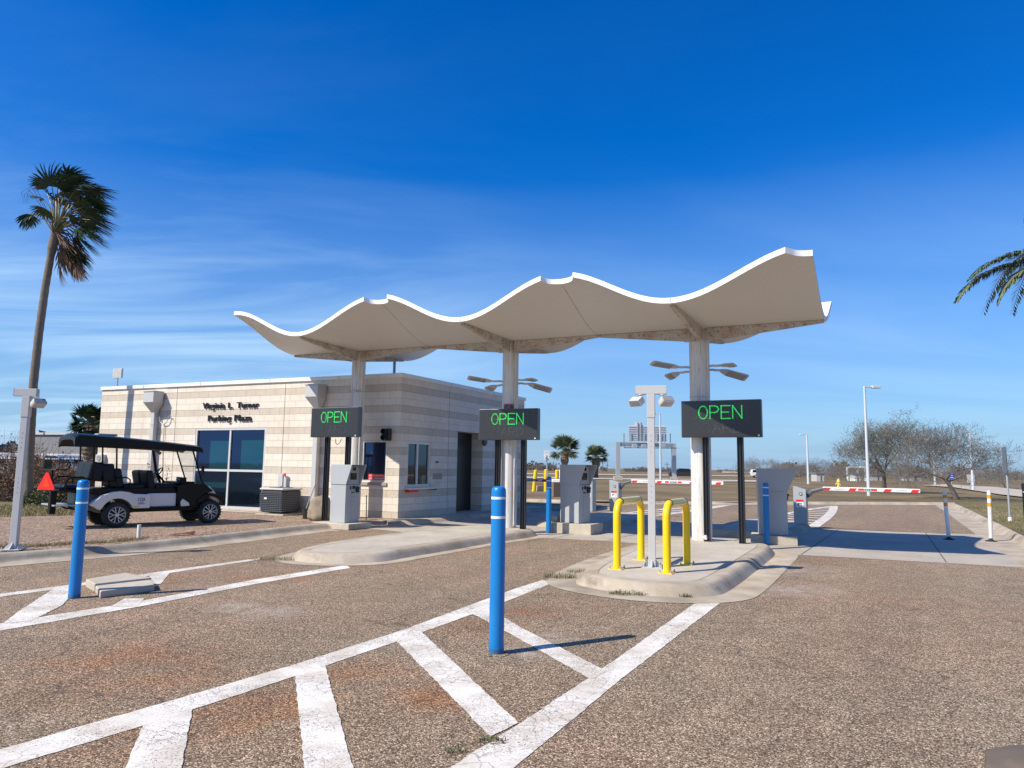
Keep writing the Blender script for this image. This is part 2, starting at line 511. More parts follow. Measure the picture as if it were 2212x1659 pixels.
def ruststeel(name, col, amount=.5, streak=True):
    t = NT(name)
    o = t.tc.outputs['Object']
    mp = t.n.new('ShaderNodeMapping'); mp.inputs['Scale'].default_value = (14, 14, .55) if streak else (1, 1, 1); t.l.new(o, mp.inputs[0])
    a = t.noise(1.0 if streak else 3.0, 7, .65, vec=mp.outputs[0])
    b = t.noise(4, 5)
    k = t.mix(b, tuple(x * .9 for x in col), tuple(x * 1.06 for x in col))
    k = t.mix(t.ramp(a, [(.56 - .16 * amount, 0.0), (.74 - .12 * amount, .8)]), k, (.36, .22, .12))
    k = t.mix(t.ramp(t.noise(16 if not streak else 2.2, 9, .8, vec=mp.outputs[0]), [(.60 - .1 * amount, 0.0), (.66 - .08 * amount, .92)]), k, (.075, .035, .022))
    return t.done(k, .6, t.bump(a, .2, .01), spec=.4)
def glassmat(name, tint, refl=.35, base=(.004, .008, .014)):
    t = NT(name); t.done(base, .05, spec=.6)
    gl = t.n.new('ShaderNodeBsdfGlossy'); gl.inputs['Color'].default_value = (*tint, 1); gl.inputs['Roughness'].default_value = .02
    nb = t.bump(t.noise(1.5, 2), .02, .05); t.l.new(nb, gl.inputs['Normal'])
    mx = t.n.new('ShaderNodeMixShader'); mx.inputs[0].default_value = refl
    t.l.new(t.b.outputs[0], mx.inputs[1]); t.l.new(gl.outputs[0], mx.inputs[2]); t.l.new(mx.outputs[0], t.out.inputs[0])
    return t.m
M = {}
M['road'] = chipseal()
M['apron'] = concrete('apron_concrete', (.44, .385, .315), .45)
M['island'] = concrete('island_concrete', (.50, .44, .355), .38)
M['slab'] = concrete('slab_concrete', (.50, .44, .35), .2)
M['farroad'] = concrete('far_road_concrete', (.50, .43, .35), .1)
M['kerb'] = kerbmat()
M['paint'] = paintmat('road_paint', .45)
M['paint2'] = paintmat('road_paint_worn', .95)
M['field'] = grassmat('dry_grass', (.25, .18, .105), (.15, .135, .06), .35)
M['verge'] = grassmat('verge_grass', (.25, .185, .10), (.12, .13, .05), .5, 2)
M['gravel'] = gravelmat()
M['block'] = blockmat()
M['white'] = pm('white_paint', (.80, .79, .76), .45, var=.03, scale=3)
M['coping'] = pm('white_coping', (.78, .77, .74), .45, var=.05, scale=2, dirt=.12)
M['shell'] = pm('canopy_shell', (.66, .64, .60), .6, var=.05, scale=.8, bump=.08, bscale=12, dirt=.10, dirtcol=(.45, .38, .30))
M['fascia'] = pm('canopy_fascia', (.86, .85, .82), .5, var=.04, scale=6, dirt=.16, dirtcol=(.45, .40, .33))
M['column'] = ruststeel('column_paint', (.70, .68, .63), .30)
M['beam'] = ruststeel('rusty_beam', (.56, .52, .46), .62, streak=False)
M['joint'] = pm('joint_dark', (.05, .045, .04), .9)
M['lamp'] = pm('lamp_grey', (.52, .51, .49), .5, var=.08, dirt=.35)
M['lens'] = pm('lamp_lens', (.30, .31, .32), .15, var=.05)
M['post'] = pm('galvanised_post', (.52, .515, .50), .5, metal=.1, var=.05, scale=4, dirt=.1, dirtcol=(.32, .32, .32))
M['polew'] = pm('pale_pole', (.58, .61, .64), .45, metal=.1, var=.04)
M['gal'] = pm('galvanised_steel', (.42, .44, .46), .5, metal=.3, var=.12, scale=3)
M['blue'] = pm('blue_sleeve', (.003, .185, .50), .36, var=.10, scale=3, dirt=.22, dirtcol=(.10, .30, .52))
M['scuff'] = pm('scuffed_blue', (.03, .12, .25), .8, var=.4, scale=14, dirt=.6, dirtcol=(.16, .13, .10))
M['tape'] = pm('white_tape', (.78, .78, .76), .5)
M['yellow'] = pm('yellow_paint', (.87, .56, .008), .32, var=.04, scale=3, dirt=.06, dirtcol=(.5, .3, .02))
M['cleartape'] = pm('clear_tape', (.80, .60, .12), .12, var=.15, scale=20, dirt=.25, dirtcol=(.8, .75, .5))
M['tapeblack'] = pm('black_tape', (.03, .03, .03), .4)
M['machine'] = pm('machine_grey', (.38, .395, .40), .5, metal=0, var=.05, scale=3, dirt=.08, dirtcol=(.28, .29, .30))
M['machined'] = pm('machine_dark', (.13, .14, .15), .45)
M['black'] = pm('black_plastic', (.014, .014, .016), .35, var=.2)
M['blackm'] = pm('black_metal', (.022, .022, .024), .4, var=.2, scale=3)
M['screen'] = pm('dark_screen', (.012, .016, .012), .1)
M['signf'] = pm('sign_face', (.030, .031, .034), .32, var=.10, scale=1.5, dirt=.1, dirtcol=(.07, .07, .07))
M['signr'] = pm('sign_rim', (.10, .10, .105), .4)
M['ghost'] = pm('unlit_leds', (.085, .083, .08), .5)
M['led'] = emis('green_led', (.05, 1.0, .16), .85)
M['red'] = pm('red_sheet', (.70, .012, .018), .4, var=.05)
M['redr'] = pm('red_reflector', (.78, .03, .02), .3, var=.05)
M['orange'] = pm('orange_band', (.80, .33, .01), .4, var=.05)
M['winglass'] = glassmat('tinted_window', (.006, .06, .24), .40)
M['winglass2'] = glassmat('dark_window', (.16, .26, .38), .16)
M['winframe'] = pm('aluminium_frame', (.62, .61, .58), .4, metal=.2, var=.05)
M['cart'] = pm('cart_white', (.72, .69, .64), .22, var=.03, scale=2)
M['cartblack'] = pm('cart_black', (.003, .003, .0035), .34, var=.2, spec=.22)
M['cartroof'] = pm('cart_roof_black', (.003, .0035, .005), .34, var=.2, spec=.25)
M['vinyl'] = pm('seat_vinyl', (.006, .008, .014), .5, var=.15, bump=.05, spec=.3)
M['tyre'] = pm('tyre_rubber', (.022, .021, .021), .8, var=.2, bump=.2, bscale=40)
M['rim'] = pm('alloy_rim', (.55, .55, .56), .3, metal=.6, var=.05)
M['screen_clear'] = NT('clear_windscreen').done((.6, .65, .66), .05)
t_ = M['screen_clear'].node_tree; p_ = t_.nodes['Principled BSDF']; p_.inputs['Alpha'].default_value = .28
M['rock'] = concrete('fake_rock', (.36, .28, .20), .15)
M['text'] = pm('black_letters', (.012, .012, .013), .35)
M['textblue'] = pm('blue_letters', (.02, .03, .16), .4)
M['textred'] = pm('white_letters', (.75, .68, .66), .5)
M['pvc'] = pm('white_pvc', (.74, .72, .66), .4)
M['bark'] = pm('grey_bark', (.24, .20, .165), .9, var=.3, scale=4, bump=.4, bscale=12)
M['twig'] = pm('grey_twigs', (.165, .15, .132), .9, var=.25)
M['palmtrunk'] = pm('palm_trunk', (.175, .145, .112), .9, var=.5, scale=9, bump=1.0, bscale=16)
M['boots'] = pm('palm_boots', (.14, .10, .07), .9, var=.4, scale=12, bump=.8, bscale=20)
M['frond'] = pm('palm_green', (.030, .060, .026), .45, var=.35, scale=2.5)
M['frondl'] = pm('palm_light_green', (.12, .15, .075), .5, var=.35, scale=2.5)
M['petiole'] = pm('palm_petiole', (.13, .12, .06), .5, var=.2)
M['deadfrond'] = pm('dead_frond', (.20, .125, .08), .85, var=.3)
M['leaf'] = pm('small_leaves', (.085, .095, .045), .7, var=.3)
M['dryleaf'] = pm('dry_leaves', (.185, .105, .062), .85, var=.35, scale=3)
M['drystem'] = pm('dry_stems', (.12, .08, .06), .9, var=.3)
M['weed'] = pm('weed_green', (.10, .125, .04), .8, var=.35, scale=8)
M['strawg'] = pm('straw_grass', (.32, .24, .12), .9, var=.3, scale=8)
M['scrub'] = pm('far_scrub', (.17, .145, .12), .95, var=.3, scale=.2)
M['warehouse'] = pm('warehouse_grey', (.20, .20, .21), .7, var=.1)
M['palewall'] = pm('pale_wall', (.48, .45, .41), .7, var=.08)
M['brownbox'] = pm('brown_box', (.20, .14, .10), .7)
M['bluesign'] = pm('blue_sign', (.012, .09, .48), .4)
M['hyd'] = pm('hydrant_yellow', (.75, .55, .15), .5)
M['darksign'] = pm('navy_sign', (.010, .014, .03), .35)

# ------------------------------------------------------------------ ground, road, kerbs
def sheet(name, poly, z, mat, kind='structure', label=None):
    b = MB(); n = len(poly)
    b.add([(p[0], p[1], z) for p in poly], [tuple(range(n))])
    o = b.build(name, mat, fix=False)
    if o.data.polygons[0].normal.z < 0:
        o.data.flip_normals()
    o['kind'] = kind
    if label: o['label'] = label
    return o
LD = Vector((math.cos(R(61)), math.sin(R(61))))      # way the lanes run
PD = Vector((math.cos(R(-29)), math.sin(R(-29))))    # across the lanes
sheet('ground', [(-4000, -800), (4000, -800), (4000, 5000), (-4000, 5000)], -.02, M['field'])
sheet('road', [(-60, -40), (70, -40), (70, 70), (-60, 40)], 0, M['road'])
# fields beyond the far kerb
fk = [G(u, v, .1) for u, v in ((1050, 1076), (1302, 1083), (1600, 1085), (1800, 1084.5), (2000, 1086), (2080, 1086.5), (2400, 1092))]
fk = [Vector((p.x, p.y)) for p in fk]
fk[0:0] = [Vector((-30, 29.5)), Vector((-10, 31.5))]
fk.append(Vector((90, 62)))
b = MB()
far = [(-3500, 4500), (3500, 4500)]
nx, ny = 90, 60
def fieldz(x, y, d):
    if d < 2: return .10
    k = min(1, (d - 2) / 25.0)
    return .10 + k * (.05 * mnoise.noise(Vector((x * .02, y * .02, 3))) + .015 * mnoise.noise(Vector((x * .1, y * .1, 1))))
lines = []
for j in range(ny + 1):
    row = []
    d = 0 if j == 0 else 1.2 * (1.13 ** j) - 1.2
    for i in range(nx + 1):
        f = i / nx * (len(fk) - 1); a = int(min(f, len(fk) - 2)); w = f - a
        p = fk[a] * (1 - w) + fk[a + 1] * w
        dirv = Vector((p.x * .9, p.y)).normalized() if p.y > 0 else Vector((0, 1))
        q = p + dirv * d
        row.append((q.x, q.y, fieldz(q.x, q.y, d) - (0.0 if d < 300 else .1)))
    lines.append(row)
for r_ in lines: b.v += r_
for j in range(ny):
    for i in range(nx):
        a = j * (nx + 1) + i
        b.f.append((a, a + 1, a + nx + 2, a + nx + 1)); b.m.append(0)
fo = b.build('grass_field', M['field'], smooth=True, fix=False); fo['kind'] = 'structure'

def kerb_run(name, path, side, h=.13, w=.20, gutter=.45, mat=None, z0=0.0, back=.0):
    """rolled kerb swept along path (the foot line of the kerb); side=+1: kerb rises to the left of travel"""
    pts = [Vector(p[:2]) for p in path]
    prof = [(-gutter, .006), (-.02, .008), (.03, .03), (.07, .075), (.11, h - .02), (.15, h), (w + .02, h + .004), (w + .03, .0)]
    b = MB()
    nn = len(pts)
    acc = 0
    for i, p in enumerate(pts):
        t = pts[min(i + 1, nn - 1)] - pts[max(i - 1, 0)]; t.normalize()
        nrm = Vector((-t.y, t.x)) * side
        for o_, z_ in prof:
            q = p + nrm * o_
            b.v.append((q.x, q.y, z0 + z_))
    k = len(prof)
    for i in range(nn - 1):
        for j in range(k - 1):
            f = (i * k + j, (i + 1) * k + j, (i + 1) * k + j + 1, i * k + j + 1)
            b.f.append(f if side < 0 else tuple(reversed(f))); b.m.append(0)
    for i in (0, nn - 1):
        b.f.append(tuple(i * k + j for j in range(1, k))); b.m.append(0)
    o = b.build(name, mat or M['kerb'], smooth=True, auto=70)
    o['kind'] = 'structure'
    return o
def dens(path, step=.5, it=2):
    p = chaikin([Vector(q[:2]) for q in path], it, closed=False)
    out = [p[0]]
    for a, c in zip(p, p[1:]):
        n = max(1, int((c - a).length / step))
        for k in range(1, n + 1): out.append(a.lerp(c, k / n))
    return out
kerb_run('kerb_far', dens([(p.x - .2 * 0, p.y) for p in [q - Vector((.0, .15)) for q in fk[:-1]]], 1.5), 1, h=.12)
# left kerb in front of the gravel yard
LK = [(-24, -10.5), (-12.0, 5.5), (-8.05, 11.57), (-7.36, 12.45), (-6.9, 13.1), (-6.2, 14.55), (-5.35, 16.7), (-4.95, 17.75), (-4.55, 18.35)]
kerb_run('kerb_yard', dens(LK, .4), 1, h=.14)
# end ramp of the yard kerb round the first machine's pad
kerb_run('kerb_nose', dens([(-4.55, 18.35), (-4.25, 18.75), (-4.0, 19.2), (-3.8, 19.7), (-3.2, 20.1)], .2), 1, h=.118, gutter=.1)
# yard (gravel) and the strip of grass behind it
lkp = [Vector((p[0], p[1])) for p in LK]
yard = [(-24.16, -10.3)] + [(p.x - .17 * .86, p.y + .17 * .5) for p in lkp[1:]] + [(-4.2, 19.2), (-3.9, 19.95), (-3.2, 20.69), (-6, 21.95), (-13, 24.9), (-14.5, 22.5), (-30, 18), (-60, 5), (-60, -12)]
sheet('gravel_yard', yard, .125, M['gravel'])
sheet('yard_grass', [(-60, 3), (-32, 12), (-16, 17.4), (-12.6, 19.8), (-11.2, 21.6), (-13.4, 24.9), (-60, 45)], .132, M['verge'])
sheet('back_field', [(-14.9, 25.9), (-13.0, 24.7), (-6, 30), (0, 29.2), (-8, 33), (-200, 90), (-400, 60), (-60, 8), (-40, 18)], .11, M['verge'])
# walk round the building
sheet('building_walk', [(-5.2, 21.2), (-3.35, 19.95), (-2.6, 20.4), (1.35, 27.9), (.9, 28.6), (-4, 23)], .118, M['island'])
kerb_run('kerb_walk', dens([(-3.3, 19.75), (-2.65, 20.0), (-2.2, 20.7), (-1.35, 22.35), (1.6, 27.7)], .4), 1, h=.118, w=.16, gutter=.05, mat=M['kerb'])
sheet('window_walk', [(-8.3, 22.62), (-7.5, 21.9), (-10.7, 23.3), (-11.0, 24.1)], .137, M['island'])
# concrete apron under the canopy
AP = [(-4.0, 18.95), (-3.2, 18.4), (-2.0, 17.25), (-.3, 16.85), (.97, 16.85), (2.3, 16.35), (3.2, 15.6), (5.66, 14.28), (7.6, 13.45), (9.05, 12.85), (9.9, 12.4), (13.6, 19.3), (11.3, 19.92), (9.6, 20.45), (8.3, 21.1), (4.5, 23.4), (1.5, 27.6), (-1.9, 21.4)]
sheet('concrete_apron', AP, .004, M['apron'])
# apron joints
b = MB()
def strip(b, p, q, w, z, mi=0):
    p, q = Vector(p[:2]), Vector(q[:2]); t = (q - p).normalized(); n = Vector((-t.y, t.x)) * (w / 2)
    b.quad((*(p - n), z), (*(q - n), z), (*(q + n), z), (*(p + n), z), mi)
for p, q in (((5.7, 14.3), (9.3, 20.6)), ((8.0, 13.4), (11.3, 19.8)), ((7.3, 17.2), (12.6, 14.9 + 2.2)), ((1.0, 16.9), (2.0, 18.8)), ((-3.4, 18.9), (1.0, 24.6)), ((4.3, 15.3), (6.0, 18.3)), ((2.2, 16.5), (5.4, 22.3))):
    strip(b, p, q, .018, .0075)
jo = b.build('apron_joints', M['joint'], fix=False); jo['kind'] = 'structure'
# right-hand kerb and verge
RK = [(8.6, 10.4), (9.5, 12.35), (11.53, 16.36), (12.59, 18.42), (14.1, 21.2), (15.69, 24.28), (18.9, 30.3), (21.6, 35.6), (22.6, 37.4), (23.9, 38.6), (25.5, 39.6)]
kerb_run('kerb_verge', dens(RK, .5), -1, h=.14, gutter=.62, w=.2)
rk = [Vector(p) for p in RK]
sheet('verge', [(p.x + .16, p.y - .06) for p in rk] + [(27, 40.6), (34, 42.3), (75, 55), (75, -10), (8.8, 8)], .128, M['verge'])
# far roads and paths
def band(name, pix, mat, z=.12):
    ps = [G(u, v, z) for u, v in pix]
    return sheet(name, [(p.x, p.y) for p in ps], z + .01, mat)
band('far_road', [(400, 1029), (1120, 1029.3), (1330, 1032), (1560, 1036.5), (1700, 1038), (1700, 1041.5), (1560, 1040), (1330, 1035.5), (1120, 1032.3), (400, 1034)], M['farroad'], .17)
band('far_lane', [(1030, 1021), (1500, 1026), (1700, 1028.5), (1700, 1030), (1500, 1028), (1030, 1023)], M['farroad'], .17)
band('path', [(1990, 1048), (2040, 1046), (2150, 1052), (2300, 1068), (2300, 1083), (2160, 1068), (2060, 1052.5)], M['farroad'], .17)
band('sandy_field', [(1560, 1018.0), (1900, 1021.5), (1900, 1024.6), (1560, 1021.0)], pm('pale_sand', (.55, .42, .30), .9), .17)
# driveway median beyond
for nm, pts in (('median', [(.7, 30.0), (3.2, 28.6), (4.4, 29.2), (2.4, 31.5), (-2, 33.5), (-3, 32.5)]),):
    o = sheet(nm, pts, .10, M['verge'])
kerb_run('kerb_median', dens([(-3.2, 32.2), (.5, 29.8), (3.2, 28.5), (4.5, 29.1), (2.5, 31.6), (-2, 33.6)], .5), 1, h=.11, gutter=.4)

def island(name, outline, h=.15, gutter=.0, label=None, it=3, inset=.33, mat=None, flat=.16):
    """outline: foot of the kerb, counter-clockwise world xy"""
    p = chaikin(outline, it)
    # resample evenly
    out = []
    n = len(p)
    for i in range(n):
        a, c = p[i], p[(i + 1) % n]
        k = max(1, int((c - a).length / .12))
        for j in range(k): out.append(a.lerp(c, j / k))
    p = out; n = len(p)
    nr = []
    for i in range(n):
        t = (p[(i + 2) % n] - p[(i - 2) % n]).normalized(); nr.append(Vector((-t.y, t.x)))
    prof = ([(-gutter, .006), (-.02, .009)] if gutter else []) + [(0, .0), (.03, .035), (.065, .08), (.10, h - .03), (.14, h - .006), (flat + .02, h), (inset - .006, h + .001), (inset - .004, h - .006), (inset + .004, h - .006), (inset + .006, h + .001)]
    b = MB(); k = len(prof)
    for i in range(n):
        wob = .006 * mnoise.noise(Vector((p[i].x * 2, p[i].y * 2, 0)))
        for o_, z_ in prof:
            q = p[i] + nr[i] * o_
            b.v.append((q.x, q.y, z_ + (wob if z_ > .02 else 0)))
    for i in range(n):
        i2 = (i + 1) % n
        for j in range(k - 1):
            b.f.append((i * k + j, i2 * k + j, i2 * k + j + 1, i * k + j + 1)); b.m.append(1 if j >= k - 3 and j < k - 1 and False else 0)
    cap = [b.v[i * k + k - 1] for i in range(n)]
    base = len(b.v)
    cc = sum((Vector(c) for c in cap), Vector()) / n
    b.f.append(tuple(i * k + k - 1 for i in range(n))); b.m.append(1)
    o = b.build(name, [M['kerb'], mat or M['island']], smooth=True, auto=60)
    o['kind'] = 'structure'
    return o
# island A (left), its flat top carries the middle column and sign
island('island_pavement', [(-3.72, 12.35), (-3.05, 12.0), (-2.15, 12.25), (-1.8, 13.05), (-1.05, 14.35), (-.42, 15.6), (.55, 17.05), (.72, 17.6), (.3, 18.3), (-.75, 18.75), (-1.35, 18.5), (-1.95, 17.4), (-2.85, 15.75), (-3.5, 14.4), (-3.85, 13.0)], .15, gutter=.26)
# island B (front), with the hoops
island('island_pavement', [(.93, 10.75), (.98, 10.1), (1.75, 9.42), (2.62, 9.42), (3.05, 10.05), (4.2, 12.3), (5.38, 14.6), (5.3, 15.2), (4.3, 16.0), (3.4, 16.05), (2.7, 14.9), (1.6, 12.6)], .15, gutter=.42)
# far islands behind the machines
def capsule(c, L, w, ang):
    d = Vector((math.cos(ang), math.sin(ang))); n = Vector((-d.y, d.x)); c = Vector(c)
    return [c - d * L - n * w * .6, c - d * (L - w * .6) - n * w, c + d * (L - w * .6) - n * w, c + d * L - n * w * .6, c + d * L + n * w * .6, c + d * (L - w * .6) + n * w, c - d * (L - w * .6) + n * w, c - d * L + n * w * .6]
island('island_pavement', capsule((2.75, 22.25), 2.9, 1.15, R(61)), .15)
island('island_pavement', capsule((6.95, 20.0), 2.6, 1.12, R(61)), .15)

# ------------------------------------------------------------------ road markings
def mark(pix_or_xy, mat, z=.006, pix=False):
    pts = [G(*p)[:2] if pix else p for p in pix_or_xy]
    b = MB(); n = len(pts)
    # rough the outline a little
    out = []
    for i in range(n):
        a, c = Vector(pts[i][:2]), Vector(pts[(i + 1) % n][:2])
        k = max(1, int((c - a).length / .05)); t = (c - a).normalized(); nn = Vector((-t.y, t.x))
        for j in range(k):
            q = a.lerp(c, j / k)
            if j: q += nn * (.007 * mnoise.noise(Vector((q.x * 9, q.y * 9, 0))) + .004 * random.uniform(-1, 1))
            out.append((q.x, q.y, z * .6 + .0005))
    b.add(out, [tuple(range(len(out)))])
    o = b.build('road_marking', mat, fix=False)
    if o.data.polygons[0].normal.z < 0: o.data.flip_normals()
    o['kind'] = 'structure'
    return o
mark([(.48, 10.66), (.04, 9.82), (-1.05, 7.37), (-1.74, 6.08), (-2.34, 5.09), (-2.9, 4.2), (-4.4, 1.8), (-4.2, 1.6), (-2.7, 3.98), (-2.24, 4.69), (-1.63, 5.77), (-.98, 7.0), (-.2, 8.6), (.65, 10.5)], M['paint'])
mark([(2.47, 9.40), (.74, 6.02), (.06, 4.76), (-.34, 4.05), (-2.0, 1.0), (-1.75, .9), (-.1, 3.85), (.21, 4.45), (.84, 5.72), (2.70, 9.26)], M['paint'])
mark([(-2.33, 4.86), (-2.02, 4.0), (-1.5, 2.5), (-1.2, 2.5), (-1.74, 4.05), (-2.09, 4.98)], M['paint'], .010)
mark([(-1.72, 6.0), (-1.08, 4.05), (-.6, 2.6), (-.3, 2.6), (-.82, 4.05), (-1.5, 6.1)], M['paint'], .010)
mark([(-1.06, 6.95), (-.1, 4.56), (.07, 4.80), (-.86, 7.3)], M['paint'], .010)
mark([(-.45, 8.3), (.02, 7.25), (.64, 5.78), (.80, 6.0), (.14, 7.5), (-.26, 8.6)], M['paint2'], .010)
mark([(-6.23, 8.93), (-5.79, 9.72), (-5.19, 10.98), (-4.33, 12.66), (-4.25, 12.45), (-5.06, 10.73), (-5.67, 9.50), (-6.08, 8.78), (-8.0, 5.5), (-8.15, 5.6)], M['paint2'])
mark([(-5.1, 7.36), (-4.33, 8.65), (-3.58, 10.35), (-2.66, 11.95), (-2.52, 11.62), (-3.44, 9.98), (-4.17, 8.34), (-4.87, 7.09), (-6.4, 4.6), (-6.6, 4.75)], M['paint'])
mark([(-5.86, 9.55), (-5.6, 9.62), (-5.05, 8.35), (-4.85, 7.5), (-5.06, 7.42), (-5.3, 8.0)], M['paint2'], .010)
mark([(-5.25, 10.85), (-4.9, 9.8), (-4.66, 9.84), (-5.06, 10.98)], M['paint2'], .010)
mark([(-4.58, 8.80), (-4.48, 8.30), (-4.2, 8.34), (-4.36, 8.82)], M['paint2'], .010)
# hatched wedges beyond the far islands
def farwedge(A, B, T, n=10):
    A, B, T = Vector(A), Vector(B), Vector(T)
    b = MB()   # outline, then cross hatching
    def arc(P, bul):
        q = []
        for k in range(13):
            f = k / 12; p = P.lerp(T, f); nrm = (T - P).normalized(); nrm = Vector((-nrm.y, nrm.x))
            q.append(p + nrm * bul * math.sin(PI * f))
        return q
    la, lb = arc(A, .5), arc(B, -.15)
    for a, c in zip(la, la[1:]): strip(b, a, c, .22, .006)
    for a, c in zip(lb, lb[1:]): strip(b, a, c, .34, .010)
    for k in range(n):
        f = (k + .2) / n * .93
        i = f * 12; j = int(i); w = i - j
        strip(b, la[j].lerp(la[j + 1], w), lb[j].lerp(lb[j + 1], w), .34, .014)
    o = b.build('road_marking', M['paint'], fix=False); o['kind'] = 'structure'
farwedge((7.9, 22.6), (8.85, 21.3), (15.3, 34.3))
farwedge((3.4, 25.3), (4.4, 24.4), (10.0, 33.5), 9)

# concrete plinth beside the left bollard
o = thing('concrete_plinth', 'low stepped concrete plinth on the asphalt beside the left blue bollard', 'plinth')
b = MB(); b.prism([(-5.5, 9.55), (-5.18, 9.2), (-4.74, 9.75), (-5.3, 10.15)][::1], 0, .105); b.build('upper_slab', M['slab'], o, bevel=.012)
b = MB(); b.prism([(-5.16, 9.18), (-4.88, 8.80), (-4.50, 9.34), (-4.72, 9.72)], 0, .085); b.build('lower_slab', M['slab'], o, bevel=.012)

# ------------------------------------------------------------------ building
C0 = Vector((-3.196, 20.688)); DL = Vector((-.9128, .4084)); DR = Vector((.4669, .8843))
NL = Vector((DL.y, -DL.x)) * 1.0
if NL.y > 0: NL = -NL
NR = Vector((DR.y, -DR.x))
ZB = .10; ZT = ZB + 20 * COURSE; FT = 4.30
LL, LR = 12.78, 7.90
bld = thing('parking_office', 'single-storey banded block building with white coping behind the golf cart', 'building', (C0.x, C0.y, 0))
def toloc(p): return (p[0] - C0.x, p[1] - C0.y, p[2])
def wp(base, D, N, s, z, out=0.0):
    q = Vector(base) + D * s + N * out
    return (q.x - C0.x, q.y - C0.y, z)
def wall(b, D, N, L, holes, u0):
    ss = sorted({0, L, *[h[0] for h in holes], *[h[1] for h in holes]})
    zs = sorted({ZB - .1, ZT, *[h[2] for h in holes], *[h[3] for h in holes]})
    for i in range(len(ss) - 1):
        for j in range(len(zs) - 1):
            sm, zm = (ss[i] + ss[i + 1]) / 2, (zs[j] + zs[j + 1]) / 2
            if any(h[0] < sm < h[1] and h[2] < zm < h[3] for h in holes): continue
            a, c, e, f = ss[i], ss[i + 1], zs[j], zs[j + 1]
            b.quad(wp(C0, D, N, a, e), wp(C0, D, N, c, e), wp(C0, D, N, c, f), wp(C0, D, N, a, f), 0,
                   [(u0 + a, e - ZB), (u0 + c, e - ZB), (u0 + c, f - ZB), (u0 + a, f - ZB)])
    for (a, c, e, f, dp) in holes:
        for (s0, z0, s1, z1) in ((a, e, a, f), (c, e, c, f)):
            b.quad(wp(C0, D, N, s0, z0), wp(C0, D, N, s1, z1), wp(C0, D, N, s1, z1, -dp), wp(C0, D, N, s0, z0, -dp), 0,
                   [(u0 + .1, z0 - ZB), (u0 + .1, z1 - ZB), (u0 + .1 + dp, z1 - ZB), (u0 + .1 + dp, z0 - ZB)])
        for (s0, z0, s1, z1) in ((a, f, c, f), (a, e, c, e)):
            b.quad(wp(C0, D, N, s0, z0), wp(C0, D, N, s1, z1), wp(C0, D, N, s1, z1, -dp), wp(C0, D, N, s0, z0, -dp), 0,
                   [(u0, .25), (u0 + .3, .25), (u0 + .3, .3), (u0, .3)])
HL = [(5.0, 8.04, .18, 2.76, .12), (.45, 1.32, 1.14, 2.34, .14)]
HR = [(.38, 1.6, 1.0, 2.34, .14), (3.1, 4.75, .12, 2.76, .45)]
b = MB()
wall(b, DL, NL, LL, HL, 0)
wall(b, DR, NR, LR, HR, .2)
E1 = C0 + DL * LL; E2 = C0 + DR * LR; E3 = E1 + DR * LR
def bq(p, q):
    l = (Vector(q) - Vector(p)).length
    b.quad((p[0] - C0.x, p[1] - C0.y, 0), (q[0] - C0.x, q[1] - C0.y, 0), (q[0] - C0.x, q[1] - C0.y, ZT), (p[0] - C0.x, p[1] - C0.y, ZT), 0, [(0, -ZB), (l, -ZB), (l, ZT - ZB), (0, ZT - ZB)])
bq(E1, E3); bq(E2, E3)
b.build('wall', M['block'], bld, fix=False)
# interior boxes so that no light falls through
b = MB()
for D, N, h in ((DL, NL, HL[0]), (DL, NL, HL[1]), (DR, NR, HR[0])):
    a, c, e, f, dp = h
    b.quad(wp(C0, D, N, a - .3, e - .0, -.6), wp(C0, D, N, c + .3, e, -.6), wp(C0, D, N, c + .3, f + .1, -.6), wp(C0, D, N, a - .3, f + .1, -.6))
b.build('interior', M['black'], bld, fix=False, sep=True)
# roof and coping
b = MB()
o1 = .03
def cop(p, q, D, N, L):
    for (s0, s1) in ((0, L),):
        pass
crn = [C0 + (-DL - DR) * .045, C0 + DL * (LL + .045) - DR * .045, C0 + DL * (LL + .045) + DR * (LR + .045), C0 + DR * (LR + .045) - DL * .045]
# offset outward: use both normals
crn = [C0 + NL * .05 + NR * .05, C0 + DL * LL + NL * .05 + DL * .05, C0 + DL * LL + DR * LR + DL * .05 + DR * .05, C0 + DR * LR + NR * .05 + DR * .05]
b.prism([(p.x - C0.x, p.y - C0.y) for p in crn], ZT - .012, FT)
b.build('coping', M['coping'], bld, bevel=.01)
b = MB()   # joints of the coping and the drip line
for s in (2.2, 4.9, 7.9, 10.6):
    b.quad(wp(C0, DL, NL, s, ZT, .056), wp(C0, DL, NL, s + .012, ZT, .056), wp(C0, DL, NL, s + .012, FT, .056), wp(C0, DL, NL, s, FT, .056))
for s in (2.6, 5.4):
    b.quad(wp(C0, DR, NR, s, ZT, .056), wp(C0, DR, NR, s + .012, ZT, .056), wp(C0, DR, NR, s + .012, FT, .056), wp(C0, DR, NR, s, FT, .056))
for s in (4.3, 9.0):     # control joints in the wall
    b.quad(wp(C0, DL, NL, s, .2, .002), wp(C0, DL, NL, s + .014, .2, .002), wp(C0, DL, NL, s + .014, ZT, .002), wp(C0, DL, NL, s, ZT, .002))
b.quad(wp(C0, DR, NR, 2.55, .2, .002), wp(C0, DR, NR, 2.564, .2, .002), wp(C0, DR, NR, 2.564, ZT, .002), wp(C0, DR, NR, 2.55, ZT, .002))
b.build('coping_joint', M['joint'], bld, fix=False, sep=True)
def wbox(b, D, N, s0, s1, z0, z1, o0, o1, mi=0):
    vs = [wp(C0, D, N, s, z, o) for z in (z0, z1) for s, o in ((s0, o0), (s1, o0), (s1, o1), (s0, o1))]
    b.add(vs, [(0, 1, 2, 3), (4, 5, 6, 7), (0, 1, 5, 4), (1, 2, 6, 5), (2, 3, 7, 6), (3, 0, 4, 7)], mi)
